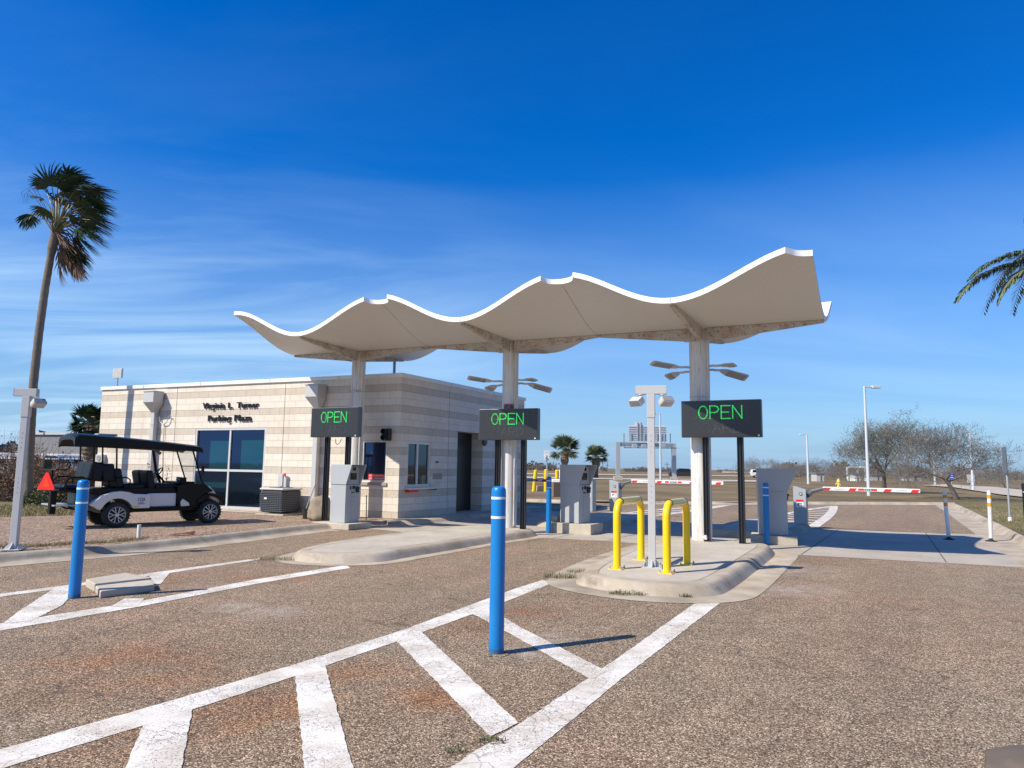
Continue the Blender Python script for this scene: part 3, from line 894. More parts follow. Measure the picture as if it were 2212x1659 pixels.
def window(D, N, s0, s1, z0, z1, bars_s, bars_z, gmat, fw=.055, dp=-.09, sill=False, label=None):
    f = MB()
    wbox(f, D, N, s0, s1, z1 - fw, z1, dp, dp + .07); wbox(f, D, N, s0, s1, z0, z0 + fw, dp, dp + .07)
    wbox(f, D, N, s0, s0 + fw, z0 + fw, z1 - fw, dp, dp + .07); wbox(f, D, N, s1 - fw, s1, z0 + fw, z1 - fw, dp, dp + .07)
    for s in bars_s: wbox(f, D, N, s - fw / 2, s + fw / 2, z0 + fw, z1 - fw, dp + .004, dp + .06)
    for z in bars_z:
        e = [s0 + fw] + [x for x in bars_s] + [s1 - fw]
        for a, c in zip(e, e[1:]):
            wbox(f, D, N, a + (fw / 2 if a != e[0] else 0), c - (fw / 2 if c != e[-1] else 0), z - fw / 2, z + fw / 2, dp + .004, dp + .06)
    fr = f.build('window', M['winframe'], bld)
    if label: fr['label'] = label
    g = MB()
    g.quad(wp(C0, D, N, s0 + .02, z0 + .02, dp + .02), wp(C0, D, N, s1 - .02, z0 + .02, dp + .02), wp(C0, D, N, s1 - .02, z1 - .02, dp + .02), wp(C0, D, N, s0 + .02, z1 - .02, dp + .02))
    g.build('pane', gmat, fr, fix=False)
    if sill:
        k = MB(); wbox(k, D, N, s0 - .1, s1 + .16, z0 - .07, z0 - .02, -.0, .16); k.build('sill', M['winframe'], fr, bevel=.005)
    return fr
window(DL, NL, 5.0, 8.04, .18, 2.76, [6.52], [1.385], M['winglass'], .07, -.08, label='four-pane tinted window under the name lettering')
M['tealrefl'] = glassmat('teal_reflection', (.03, .22, .36), .34, (.002, .030, .048))  # teal light seen in the glass, painted as panels over the panes
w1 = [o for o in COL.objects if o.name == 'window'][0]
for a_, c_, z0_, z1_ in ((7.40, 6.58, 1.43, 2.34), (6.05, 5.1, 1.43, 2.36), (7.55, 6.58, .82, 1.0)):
    b = MB(); b.quad(wp(C0, DL, NL, c_, z0_, -.055), wp(C0, DL, NL, a_, z0_, -.055), wp(C0, DL, NL, a_, z1_, -.055), wp(C0, DL, NL, c_, z1_, -.055)); b.build('painted_reflection', M['tealrefl'], w1, fix=False)
w2 = window(DL, NL, .45, 1.32, 1.14, 2.34, [], [], M['winglass'], .05, -.1, label='service window with a red notice')
w3 = window(DR, NR, .38, 1.6, 1.0, 2.34, [.94], [], M['winglass2'], .075, -.1, True, label='sliding service window with a narrow shelf')
# pale sill block outside, under the service window
b = MB(); wbox(b, DL, NL, .4, 1.36, 1.04, 1.125, -.02, .04); b.build('window_sill', M['block'], bld)
b = MB(); wbox(b, DR, NR, 3.11, 4.74, .13, 2.75, -.47, -.452); b.build('door', M['black'], bld)
b = MB(); wbox(b, DR, NR, 3.11, 4.74, .06, .135, -.45, .02); b.build('door_step', M['kerb'], bld)
# scupper boxes with downpipes
def scupper(s, wdt, zt, pipe_s, pw):
    b = MB()
    a, c = s - wdt / 2, s + wdt / 2
    # head: box over an inverted pyramid
    wbox(b, DL, NL, a, c, zt - .36, zt, .05, .46)
    top = [wp(C0, DL, NL, x, zt - .36, o_) for x, o_ in ((a, .05), (c, .05), (c, .46), (a, .46))]
    bot = [wp(C0, DL, NL, x, zt - .70, o_) for x, o_ in ((pipe_s - pw / 2, .05), (pipe_s + pw / 2, .05), (pipe_s + pw / 2, .2), (pipe_s - pw / 2, .2))]
    b.add(top + bot, [(0, 1, 5, 4), (1, 2, 6, 5), (2, 3, 7, 6), (3, 0, 4, 7), (4, 5, 6, 7)])
    wbox(b, DL, NL, a - .02, c + .02, zt, zt + .03, .04, .48)
    o = b.build('rain_head', M['post'], bld, bevel=.004)
    b = MB(); wbox(b, DL, NL, pipe_s - pw / 2, pipe_s + pw / 2, .14, zt - .70, .05, .2)
    wbox(b, DL, NL, pipe_s - pw / 2 - .01, pipe_s + pw / 2 + .01, zt - 1.12, zt - 1.08, .045, .21)
    b.build('downpipe', M['post'], o, bevel=.006)
scupper(9.83, .48, 4.0, 9.88, .15)
scupper(2.9, .47, 4.0, 2.9, .16)
# name lettering
def text_mesh(txt, size, ext, sp=1.0):
    cu = bpy.data.curves.new('t', 'FONT'); cu.body = txt; cu.size = size; cu.extrude = ext; cu.space_character = sp; cu.resolution_u = 3; cu.offset = .018 if size == 1.0 else 0
    ob = bpy.data.objects.new('t', cu); COL.objects.link(ob)
    dg = bpy.context.evaluated_depsgraph_get(); dg.update()
    me = bpy.data.meshes.new_from_object(ob.evaluated_get(dg))
    COL.objects.unlink(ob); bpy.data.objects.remove(ob); bpy.data.curves.remove(cu)
    return me
def text_on(txt, mat, parent, origin, xdir, ndir, width, height, ext=.01, name='lettering', sp=1.0, center=True):
    """text laid on a vertical plane; origin = centre of the text in parent space"""
    me = text_mesh(txt, 1.0, 0.5, sp)
    xs = [v.co.x for v in me.vertices]; ys = [v.co.y for v in me.vertices]
    x0, x1, y0, y1 = min(xs), max(xs), min(ys), max(ys)
    xd, nd = Vector(xdir).normalized(), Vector(ndir).normalized(); up = Vector((0, 0, 1))
    for v in me.vertices:
        a = ((v.co.x - x0) / (x1 - x0) - .5) * width; c = ((v.co.y - y0) / (y1 - y0) - .5) * height; e = v.co.z * 2 * ext
        v.co = Vector(origin) + xd * a + up * c + nd * e
    me.materials.clear(); me.materials.append(mat)
    o = bpy.data.objects.new(name, me); COL.objects.link(o); o.parent = parent
    return o
xl = (-DL.x, -DL.y, 0); nl3 = (NL.x, NL.y, 0)
def word(txt, s0, s1, zt_, zb_):
    text_on(txt, M['text'], bld, wp(C0, DL, NL, (s0 + s1) / 2, (zt_ + zb_) / 2, .034), xl, nl3, abs(s1 - s0), zt_ - zb_, .018, 'name_lettering', 1.08)
word('Virginia', 7.75, 6.78, 3.60, 3.34); word('L.', 6.63, 6.44, 3.59, 3.40); word('Turner', 6.25, 5.34, 3.59, 3.395)
word('Parking', 7.48, 6.48, 3.18, 2.92); word('Plaza', 6.33, 5.60, 3.18, 2.975)
# red notice in the service window
b = MB(); wbox(b, DL, NL, .47, 1.10, 1.19, 1.37, -.075, -.068); nt = b.build('notice', M['red'], bld)
text_on('FOR AFTER-HOURS ASSISTANCE', M['textred'], nt, wp(C0, DL, NL, .785, 1.32, -.066), xl, nl3, .58, .05, .001)
text_on('USE CALL BUTTON ON BOOTH-2', M['textred'], nt, wp(C0, DL, NL, .785, 1.24, -.066), xl, nl3, .58, .05, .001)
# signal light beside the service window
b = MB(); wbox(b, DL, NL, .27, .50, 2.33, 2.68, .03, .2)
sg = b.build('signal_light', M['blackm'], bld, bevel=.015)
for zc in (2.59, 2.42):
    h = MB(); q = Vector(wp(C0, DL, NL, .385, zc, .2)); nn = Vector(nl3)
    rr = []
    Mx = Matrix.Translation(q) @ nn.to_track_quat('Z', 'Y').to_matrix().to_4x4()
    h.lathe([(.075, 0), (.085, .12), (.078, .12), (.068, .01)], 14, M=Mx); h.build('hood', M['black'], sg)
# wall boxes: disconnect over the condenser, speaker near the left end
b = MB(); wbox(b, DL, NL, 4.14, 4.32, .93, 1.32, 0, .12); db = b.build('disconnect_box', M['post'], bld, bevel=.008)
b = MB(); wbox(b, DL, NL, 4.02, 4.11, .9, 1.25, 0, .10); wbox(b, DL, NL, 4.03, 4.07, 1.24, 1.34, .10, .14, 1); b.build('meter_box', [M['post'], M['red']], bld, bevel=.006)
b = MB(); wbox(b, DL, NL, 12.3, 12.66, 1.60, 1.86, 0, .16); sp_ = b.build('wall_speaker', M['lamp'], bld, bevel=.01)
h = MB(); Mx = Matrix.Translation(Vector(wp(C0, DL, NL, 12.48, 1.73, .165))) @ Vector(nl3).to_track_quat('Z', 'Y').to_matrix().to_4x4()
h.lathe([(.09, 0), (.10, .012), (.07, .012), (.06, .004), (.02, .006)], 16, M=Mx); h.build('speaker_cone', M['lens'], sp_)
# forked aerial on a conduit
b = MB()
b.tube([wp(C0, DL, NL, 9.47, 2.1, .04), wp(C0, DL, NL, 9.48, 2.92, .04)], .012, 6)
for k in (-1, 1):
    b.tube([wp(C0, DL, NL, 9.48, 2.90, .06), wp(C0, DL, NL, 9.48 + k * .12, 2.95, .08), wp(C0, DL, NL, 9.48 + k * .2, 3.06, .08), wp(C0, DL, NL, 9.48 + k * .21, 3.17, .08), wp(C0, DL, NL, 9.48 + k * .31, 3.19, .08), wp(C0, DL, NL, 9.48 + k * .35, 3.08, .08)], .014, 6)
b.build('forked_bracket', M['gal'], bld, smooth=True)
# rooftop flat aerial on its mast; its foot runs down the wall as a wide grey duct
b = MB(); b.tube([wp(C0, DL, NL, 12.0, 4.2, .02), wp(C0, DL, NL, 12.0, 4.62, .02)], .025, 8)
ms = b.build('mast', M['gal'], bld)
b = MB(); wbox(b, DL, NL, 11.82, 12.28, 4.60, 4.94, -.04, .03); b.build('flat_aerial', M['lamp'], ms, bevel=.01)
b = MB(); b.tube([toloc((-3.75, 22.6, 4.2)), toloc((-3.75, 22.6, 6.2))], .045, 8); b.build('roof_vent', M['gal'], bld)
# small fittings on the right-hand wall
b = MB()
wbox(b, DR, NR, 1.86, 1.97, 1.72, 1.77, 0, .03); wbox(b, DR, NR, 1.60, 1.70, .90, .94, .0, .17)
b.build('wall_switch', M['black'], bld, sep=True)
b = MB(); wbox(b, DR, NR, 1.72, 2.22, 1.22, 1.40, 0, .012); b.build('access_plate', M['block'], bld)
h = MB(); Mx = Matrix.Translation(Vector(wp(C0, DR, NR, 4.75, 2.5, .05))) @ Vector((NR.x, NR.y, 0)).to_track_quat('Z', 'Y').to_matrix().to_4x4()
h.lathe([(.05, -.05), (.16, 0), (.17, .02), (.14, .05), (.03, .06)], 16, M=Mx); h.build('round_mirror_back', M['blackm'], bld, smooth=True)
b = MB(); wbox(b, DR, NR, .3, .75, .86, .93, -.0, .162); b.build('red_trim', M['red'], bld)

# condenser
def on_wall(s, out): q = C0 + DL * s + NL * out; return q
q = on_wall(3.72, .62)
ac = thing('air_conditioner', 'dark louvred air-conditioning unit on the ground below the wall boxes', 'air conditioner', (q.x, q.y, .13), math.atan2(DL.y, DL.x) + PI)
b = MB(); b.box((0, 0, .02), (1.05, .95, .04)); b.build('pad', M['slab'], ac)
b = MB(); b.box((0, 0, .40), (.84, .82, .66))
b.build('cabinet', pm('condenser_blue_black', (.02, .023, .03), .5), ac, bevel=.07, seg=3)
b = MB()
for k in range(11):
    z = .10 + k * .052
    b.box((0, 0, z + .02), (.865, .845, .012))
for i in range(9):
    for sgn in (-1, 1):
        b.box((-.36 + i * .09, sgn * .42, .40), (.004, .008, .6))
        b.box((sgn * .43, -.36 + i * .09, .40), (.008, .004, .6))
b.build('louvre_guard', M['machined'], ac)
b = MB(); b.box((0, 0, .75), (.89, .87, .06)); b.build('top_cover', M['post'], ac, bevel=.05, seg=3)
b = MB()
for k in range(7):
    r0 = .08 + k * .045
    b.tube([(r0 * math.cos(a), r0 * math.sin(a), .785) for a in [2 * PI * i / 24 for i in range(25)]], .005, 4)
for k in range(8):
    a = PI * k / 4; b.tube([(0, 0, .80), (.37 * math.cos(a), .37 * math.sin(a), .78)], .006, 4)
b.build('fan_grille', M['machined'], ac)
b = MB(); b.box((-.2, -.425, .48), (.10, .006, .05)); b.build('badge', M['white'], ac)
# stone cover (rounded boulder)
q = G(624 + 6, 1117, .13)
def boulder(name, label, cat, c, sx, sy, sz, mat, seed=1, cubey=.5):
    bm = bmesh.new(); bmesh.ops.create_icosphere(bm, subdivisions=4, radius=1)
    for v in bm.verts:
        p = v.co.copy(); mx = max(abs(p.x), abs(p.y), abs(p.z)); cube = p / mx
        p = p.lerp(cube, cubey)
        n = mnoise.noise(p * 1.6 + Vector((seed, 0, 0))) * .16 + mnoise.noise(p * 5 + Vector((0, seed, 0))) * .05
        p *= 1 + n
        tz = (p.z + 1) / 2
        p.x *= (1 - .28 * tz); p.y *= (1 - .28 * tz)
        v.co = Vector((p.x * sx, p.y * sy, max(0, (p.z + .95) / 2) * sz))
    me = bpy.data.meshes.new(name); bm.to_mesh(me); bm.free()
    me.polygons.foreach_set('use_smooth', [True] * len(me.polygons)); me.materials.append(mat)
    o = bpy.data.objects.new(name, me); COL.objects.link(o); o.location = c
    return tag(o, label, cat)
q = G(697, 1122, .13)
boulder('boulder', 'tan rounded boulder between the downpipe and the first pay machine', 'boulder', (-5.15, 19.65, .12), .36, .30, .66, M['rock'], 3)
boulder('unclear_shape', 'smooth brown rounded object of unclear kind cut off by the bottom right corner of the photo', 'unknown object', (3.12, 4.06, -.02), .56, .40, .13, pm('plain_brown', (.13, .10, .075), .8, bump=.2), 9, .2)  # low lump standing in for an unidentified object close to the camera
b = MB(); b.tube([(-5.78, 20.3, .14), (-5.6, 20.75, 1.05)], .014, 6)
tag(b.build('iron_rod', M['blackm']), 'thin dark rod leaning against the wall beside the boulder', 'rod')
b = MB(); b.tube([(-3.95, 20.0, .13), (-4.15, 20.9, .75)], .014, 6)
tag(b.build('iron_rod', M['blackm']), 'thin dark rod leaning on the wall behind the first pay machine', 'rod')
b = MB(); b.lathe([(.12, 0), (.14, .25), (.15, .26), (.13, .26), (.11, .02)], 14, (-5.62, 20.15, .13)); tag(b.build('bucket', M['blackm']), 'small black bucket at the wall beside the tan boulder', 'bucket')

# ------------------------------------------------------------------ canopy
c2 = Vector(G(1097, 1140, .15)[:2]); c3 = Vector(G(1517, 1168, .15)[:2])
CD = (c3 - c2).normalized(); CN = Vector((math.cos(R(-118)), math.sin(R(-118))))
COLT = [-5.2, 0.0, 4.85]; BRK = [-7.85, -5.2, -2.55, 0.0, 2.42, 4.85, 7.33]
WN = 2.40
def wave(t):
    for a, c, up in ((BRK[0], BRK[1], 0), (BRK[1], BRK[2], 1), (BRK[2], BRK[3], 0), (BRK[3], BRK[4], 1), (BRK[4], BRK[5], 0), (BRK[5], BRK[6], 1)):
        if a - 1e-6 <= t <= c + 1e-6:
            f = (t - a) / (c - a)
            f = f if up else 1 - f
            return .5 * (1 - math.cos(PI * f))
    return 1.0
def gy(y): return (1 - math.cos(PI * min(abs(y), 2.9) / 2.95)) / (1 - math.cos(PI * 2.4 / 2.95))
def cz(t, y): return 4.775 - .0225 * t + .05 * abs(y) / 2.4 + .76 * gy(y) * wave(t)
def notch(t):
    v = 0
    for p in (BRK[0], BRK[2], BRK[4], BRK[6]):
        d = abs(t - p) / .36
        if d < 1: v = max(v, .26 * math.sqrt(1 - d * d) + .0)
    return v
def cpt(t, y, z): q = c2 + CD * t + CN * y; return (q.x, q.y, z)
ts = []
tt = BRK[0]
while tt < BRK[6] - 1e-6:
    ts.append(tt); near = min(abs(tt - p) for p in (BRK[0], BRK[2], BRK[4], BRK[6]))
    tt += .03 if near < .42 else .09
ts.append(BRK[6])
canopy = thing('canopy', 'long white wave-shaped canopy on three round columns over the gate lanes', 'canopy')
NY = 36
b = MB(); TH = .105
for t in ts:
    w_ = WN - (notch(t) if abs(t - BRK[0]) > .36 else 0)
    for j in range(NY + 1):
        y = -WN + notch(t) * 1.0 + (w_ + WN - notch(t)) * j / NY if True else 0
        b.v.append(cpt(t, y, cz(t, y)))
nt_ = len(ts); base2 = len(b.v)
for i in range(base2): x, y, z = b.v[i]; b.v.append((x, y, z + TH))
K = NY + 1
for i in range(nt_ - 1):
    for j in range(NY):
        a = i * K + j
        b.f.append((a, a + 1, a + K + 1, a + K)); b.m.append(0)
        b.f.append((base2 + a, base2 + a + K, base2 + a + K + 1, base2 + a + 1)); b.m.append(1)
    for j in (0, NY):
        a = i * K + j
        b.f.append((a, a + K, base2 + a + K, base2 + a)); b.m.append(1)
for i in (0, nt_ - 1):
    for j in range(NY):
        a = i * K + j
        b.f.append((a, a + 1, base2 + a + 1, base2 + a)); b.m.append(1)
shell = b.build('roof_shell', [M['shell'], M['fascia']], canopy, smooth=True, auto=50)
# fine seams under the peaks and joints in the edge over the columns
b = MB()
for t in (BRK[2], BRK[4]):
    b.tube([cpt(t, -2.1 + 4.2 * k / 24, cz(t, -2.1 + 4.2 * k / 24) - .002) for k in range(25)], .008, 4)
for t in COLT:
    b.tube([cpt(t, WN + .003, cz(t, WN) - .02), cpt(t, WN + .003, cz(t, WN) + TH)], .009, 4)
b.build('seam', M['beam'], canopy, sep=True)
for ci, t0 in enumerate(COLT):
    zc = cz(t0, 0)
    # haunched beams
    for (dt, dy) in ((1, 0), (-1, 0), (0, 1), (0, -1)):
        if dt:
            L = min(abs(x - t0) for x in (BRK[2 * ci], BRK[2 * ci + 2])) if False else abs((BRK[2 * ci + 2] if dt > 0 else BRK[2 * ci]) - t0)
            L -= .01
        else:
            L = WN - .12 if dy > 0 else WN - .25
        w = .05
        b = MB(); N_ = 10
        for k in range(N_ + 1):
            f = .12 + (L - .12) * k / N_
            t, y = t0 + dt * f, dy * f
            top = cz(t, y) - .003 if not dt else cz(t, 0) - .004
            dep = .24 * (1 - k / N_) ** 1.0 + .045
            for sgn in (-1, 1):
                tt_, yy_ = (t, sgn * w) if dt else (t0 + sgn * w, y)
                b.v.append(cpt(tt_, yy_, top - dep)); b.v.append(cpt(tt_, yy_, top))
        for k in range(N_):
            a = k * 4; c = a + 4
            b.f += [(a, a + 1, c + 1, c), (a + 2, c + 2, c + 3, a + 3), (a, c, c + 2, a + 2), (a + 1, a + 3, c + 3, c + 1)]; b.m += [0] * 4
        b.f += [(0, 2, 3, 1), (N_ * 4, N_ * 4 + 1, N_ * 4 + 3, N_ * 4 + 2)]; b.m += [0, 0]
        bo = b.build('beam', M['beam'], canopy)
        # bolted end plate with bolts
        p = MB()
        if dt:
            for sgn in (-1, 1):
                p.box(cpt(t0 + dt * .30, sgn * (w + .008), zc - .15), (.14, .014, .24), math.atan2(CD.y, CD.x))
                for kk in range(4):
                    p.lathe([(.016, -.012), (.016, .012)], 6, M=Matrix.Translation(Vector(cpt(t0 + dt * .30, sgn * (w + .02), zc - .07 - kk * .055))) @ Matrix.Rotation(PI / 2, 4, 'X'))
            p.build('bolt_plate', M['beam'], bo)
    q = c2 + CD * t0 + Vector((0, .22 if ci == 2 else .14)); rr = .203 if ci == 2 else .19
    b = MB()
    b.lathe([(rr, .12 if ci else .12), (rr, zc - .01)], 36, (q.x, q.y, 0))
    co = b.build('column', M['column'], canopy, smooth=True)
    b = MB(); a_ = R(-28)
    pos = Vector((q.x, q.y)) + Vector((math.cos(a_), math.sin(a_))) * (rr - .012)
    b.box((pos.x, pos.y, (zc - .3 + .15) / 2 + .06), (.05, .15, zc - .42), a_)
    b.build('drain_duct', M['column'], co, bevel=.01)
    if ci == 0:
        b = MB(); b.lathe([(rr + .012, 3.70), (rr + .02, 3.71), (rr + .02, 3.75), (rr + .012, 3.76)], 30, (q.x, q.y, 0)); b.build('clamp_band', M['beam'], co)
    if ci == 2:
        for zb in (3.18, 2.98): 
            b = MB(); b.lathe([(rr + .003, zb), (rr + .003, zb + .012)], 36, (q.x, q.y, 0)); b.build('clamp_band', M['beam'], co)
        b = MB(); b.lathe([(.045, 0), (.05, .1)], 12, M=Matrix.Translation(Vector((q.x - .02, q.y - rr - .08, .22))) @ Matrix.Rotation(R(80), 4, 'X')); b.build('drain_outlet', M['pvc'], co)
    if ci >= 1:
        zl = 3.80 if ci == 2 else 3.73
        for (az, reach, tilt, dz, st) in ((190, .86, -7, .03, 12), (140, .56, 16, -.04, 20), (-38, .58, 1, .05, -8), (4, .86, 15, -.01, -22)):
            a = R(az); d = Vector((math.cos(a), math.sin(a), 0)); n = Vector((-d.y, d.x, 0))
            P0 = Vector((q.x, q.y, zl + dz)) + d * (rr - .02)
            b = MB()
            b.tube([P0, P0 + d * .16 + Vector((0, 0, .01))], .026, 8)
            b.box(tuple(P0 + d * .24), (.16, .06, .042), a)
            fl = b.build('flood_light', M['lamp'], co, bevel=.006)
            hd = MB(); hl = reach - .28
            Mx = Matrix.Translation(P0 + d * .30) @ Matrix.Rotation(a, 4, 'Z') @ Matrix.Rotation(R(tilt), 4, 'Y') @ Matrix.Rotation(R(st), 4, 'X')
            hd.prism([(0, -.05), (.12, -.11), (hl, -.13), (hl + .03, -.10), (hl + .03, .10), (hl, .13), (.12, .11), (0, .05)], -.020, .012, M=Mx)
            hd.build('lamp_head', M['lamp'], fl, bevel=.01)
            hd = MB(); hd.box((.12 + (hl - .12) / 2, 0, -.024), (hl - .18, .22, .01), M=Mx); hd.build('lamp_lens', M['lens'], fl)
# clearance plate on the middle column
q = c2 + Vector((0, .14))
b = MB()
nsg = 8
for k in range(nsg):
    a0 = R(-135 + 78 * k / nsg); a1 = R(-135 + 78 * (k + 1) / nsg); rr = .197
    zt0, zt1 = 3.02, 3.19
    b.quad((q.x + rr * math.cos(a0), q.y + rr * math.sin(a0), zt0), (q.x + rr * math.cos(a1), q.y + rr * math.sin(a1), zt0), (q.x + rr * math.cos(a1), q.y + rr * math.sin(a1), zt1), (q.x + rr * math.cos(a0), q.y + rr * math.sin(a0), zt1))
colo = [o for o in COL.objects if o.name.startswith('column')][1]
pl = b.build('clearance_plate', pm('faded_red', (.42, .16, .13), .6, var=.1, dirt=.2), colo, fix=False)
me = text_mesh('12FT. 3IN.', 1, .5, 1.05)
xs = [v.co.x for v in me.vertices]; ys = [v.co.y for v in me.vertices]
for v in me.vertices:
    f = (v.co.x - min(xs)) / (max(xs) - min(xs)); a = R(-133 + 74 * f); c = (v.co.y - min(ys)) / (max(ys) - min(ys)); r2 = .198 + .003 * (v.co.z + .5)
    v.co = Vector((q.x + r2 * math.cos(a), q.y + r2 * math.sin(a), 3.05 + .11 * c))
me.materials.append(M['text']); o = bpy.data.objects.new('lettering', me); COL.objects.link(o); o.parent = pl

# ------------------------------------------------------------------ LED lane signs
STROKES = {
 'O': [[(.5 + .5 * math.sin(a) * 1.0, .5 + .5 * math.cos(a)) for a in [2 * PI * k / 24 for k in range(25)]]],
 'P': [[(0, 0), (0, 1), (.55, 1), (.85, .93), (1, .75), (.85, .55), (.55, .48), (0, .48)]],
 'E': [[(1, 0), (0, 0), (0, 1), (1, 1)], [(0, .5), (.85, .5)]],
 'N': [[(0, 0), (0, 1), (1, 0), (1, 1)]],
 'C': [[(.5 + .5 * math.sin(a), .5 + .5 * math.cos(a)) for a in [R(50) - R(280) * k / 20 for k in range(21)]]],
 'A': [[(0, 0), (.5, 1), (1, 0)], [(.2, .38), (.8, .38)]],
 'R': [[(0, 0), (0, 1), (.55, 1), (.9, .9), (1, .75), (.9, .58), (.55, .5), (0, .5)], [(.5, .5), (1, 0)]],
 'D': [[(0, 0), (0, 1), (.45, 1), (.85, .85), (1, .5), (.85, .15), (.45, 0), (0, 0)]],
 'T': [[(0, 1), (1, 1)], [(.5, 0), (.5, 1)]],
 'I': [[(.5, 0), (.5, 1)]], 'L': [[(0, 1), (0, 0), (1, 0)]], 'S': [[(1, .85), (.7, 1), (.3, 1), (0, .8), (.2, .55), (.8, .45), (1, .2), (.7, 0), (.3, 0), (0, .15)]]}
def led_text(txt, x0, x1, z0, z1, y, dot, step, name, mat, parent, gap=.28, rows=2):
    n = len(txt); cw = (x1 - x0) / (n + gap * (n - 1))
    for i, chh in enumerate(txt):
        b = MB()
        ox = x0 + i * cw * (1 + gap)
        for st in STROKES[chh]:
            pts = [Vector((ox + p[0] * cw, 0, z0 + p[1] * (z1 - z0))) for p in st]
            for a, c in zip(pts, pts[1:]):
                l = (c - a).length
                if l < 1e-6: continue
                t = (c - a) / l; nrm = Vector((-t.z, 0, t.x)); k = max(1, int(l / step))
                for j in range(k + 1):
                    p = a.lerp(c, j / k)
                    for r_ in ((-.5, .5) if rows == 2 else (0,)):
                        e = p + nrm * r_ * dot * 1.35
                        b.box((e.x, y, e.z), (dot, .006, dot))
        b.build(name, mat, parent, fix=False)
def led_sign(loc, rz, label, post_len, zb, w=1.62, h=.78, hidepost=None):
    s = thing('lane_sign', label, 'sign', loc, rz, 'lit lane signs under the canopy')
    b = MB(); b.box((0, -.06, zb + h / 2), (w, .17, h)); cab = b.build('cabinet', M['signr'], s, bevel=.008)
    b = MB(); b.box((0, -.148, zb + h / 2), (w - .03, .01, h - .03)); b.build('display', M['signf'], cab)
    b = MB(); b.box((w / 2 - .06, -.155, zb + .035), (.03, .006, .03)); b.build('badge', M['white'], cab)
    led_text('OPEN', -.44 * w / 1.62, .43 * w / 1.62, zb + h * .50, zb + h * .845, -.160, .0085, .0165, 'lit_letter', M['led'], cab)
    led_text('CARD', -.36, .42, zb + h * .12, zb + h * .38, -.156, .012, .02, 'unlit_letter', M['ghost'], cab)
    led_text('CREDIT', -.62, .62, zb + h * .5, zb + h * .80, -.1545, .011, .02, 'unlit_letter', M['ghost'], cab)
    for sx in (-.34, .36):
        b = MB()
        b.box((sx, .03, (zb - post_len[0]) / 2 + post_len[0]), (.125, .012, zb - post_len[0]))
        for k in (-.055, 0, .055):
            b.box((sx + k, .03, (zb - post_len[0]) / 2 + post_len[0]), (.014, .09, zb - post_len[0]))
        b.box((sx, .075, (zb - post_len[0]) / 2 + post_len[0]), (.125, .012, zb - post_len[0] - .01))
        b.build('post', M['blackm'], s)
    return s
SZ = R(-26)
p3a, p3b = G(1527, 1168, .15), G(1602, 1172, .15)
q = (p3a + p3b) / 2 + Vector((-.06, -.20, 0))
led_sign((q.x, q.y, 0), SZ, 'black lit OPEN sign in front of the rightmost canopy column', (.15, .15), 2.30, 1.62, .77)
q = Vector((-.03, 17.60, 0)); led_sign((q.x, q.y, 0), R(-25), 'black lit OPEN sign in front of the middle column with the clearance plate', (.15, .15), 2.28, 1.58, .76)
q = Vector((-4.60, 18.98, 0)); s1 = led_sign((q.x, q.y, 0), R(-27), 'black lit OPEN sign above the first pay machine by the building', (.15, .15), 2.34, 1.58, .78)
b = MB(); b.tube([(-.1, .06, 2.30), (-.09, .05, 2.2), (-.02, .05, 2.15), (.06, .05, 2.2), (.1, .06, 2.3)], .008, 6); b.build('loose_cable', M['blackm'], s1)

# ------------------------------------------------------------------ pay machines, gates
def pay_machine(loc, rz, label, Hh=1.47, base=.0):
    # local: front faces +x ; left camera-facing side is -y
    s = thing('pay_machine', label, 'pay machine', loc, rz, 'grey pay machines at the gate lanes')
    wy, dx = .46, .60
    b = MB(); b.prism([(-dx / 2, 0), (dx / 2, 0), (dx / 2, Hh * .66), (-dx / 2, Hh * .66)], -wy / 2, wy / 2, 'y'); b.build('cabinet', M['machine'], s, bevel=.008)
    b = MB()
    # head with cheeks that flare forward
    prof = [(-dx / 2 - .004, Hh * .66 + .006), (dx / 2 - .02, Hh * .66 + .006), (dx / 2 - .02, Hh * .98), (-dx / 2 - .004, Hh * .98)]
    b.prism(prof, -wy / 2 + .012, wy / 2 - .012, 'y')
    b.build('head', M['machine'], s, bevel=.006)
    for sy in (-1, 1):
        b = MB(); y0 = sy * (wy / 2 + .004)
        b.prism([(-dx / 2 - .008, Hh * .66), (dx / 2 + .01, Hh * .66), (dx / 2 + .05, Hh * .72), (dx / 2 + .22, Hh), (-dx / 2 - .008, Hh)], y0 - .012, y0 + .012, 'y'); b.build('cheek_plate', M['machine'], s, bevel=.003)
    b = MB(); b.box((.10, 0, Hh), (dx + .21, wy + .03, .014)); b.build('hood', M['machine'], s)
    fx = dx / 2
    b = MB(); b.box((fx - .017, .02, Hh * .80), (.012, .20, .17)); b.build('screen', M['screen'], s)
    b = MB(); b.box((fx - .017, .04, Hh * .93), (.012, .10, .08)); b.build('camera_window', M['screen'], s)
    b = MB()
    b.box((fx + .003, .02, Hh * .61), (.008, .085, .08)); b.box((fx + .003, -.08, Hh * .60), (.008, .035, .09))
    b.box((fx + .003, 0, Hh * .52), (.008, .075, .03))
    b.build('slots', M['black'], s, sep=True)
    b = MB(); b.box((fx + .03, .13, Hh * .57), (.06, .10, .15)); b.box((fx + .05, .13, Hh * .60), (.07, .07, .05)); b.build('ticket_slot', M['black'], s, bevel=.015)
    b = MB(); b.box((fx - .016, -.14, Hh * .78), (.01, .05, .03)); b.box((fx - .016, -.14, Hh * .71), (.01, .06, .015)); b.box((fx + .002, .08, Hh * .45), (.004, .03, .01)); b.box((fx + .002, 0, Hh * .45), (.004, .03, .01)); b.build('buttons', M['machined'], s, sep=True)
    b = MB(); b.box((fx + .001, -.05, Hh * .33), (.003, .004, Hh * .62)); b.build('door_seam', M['machined'], s)
    return s
MR = R(-29)
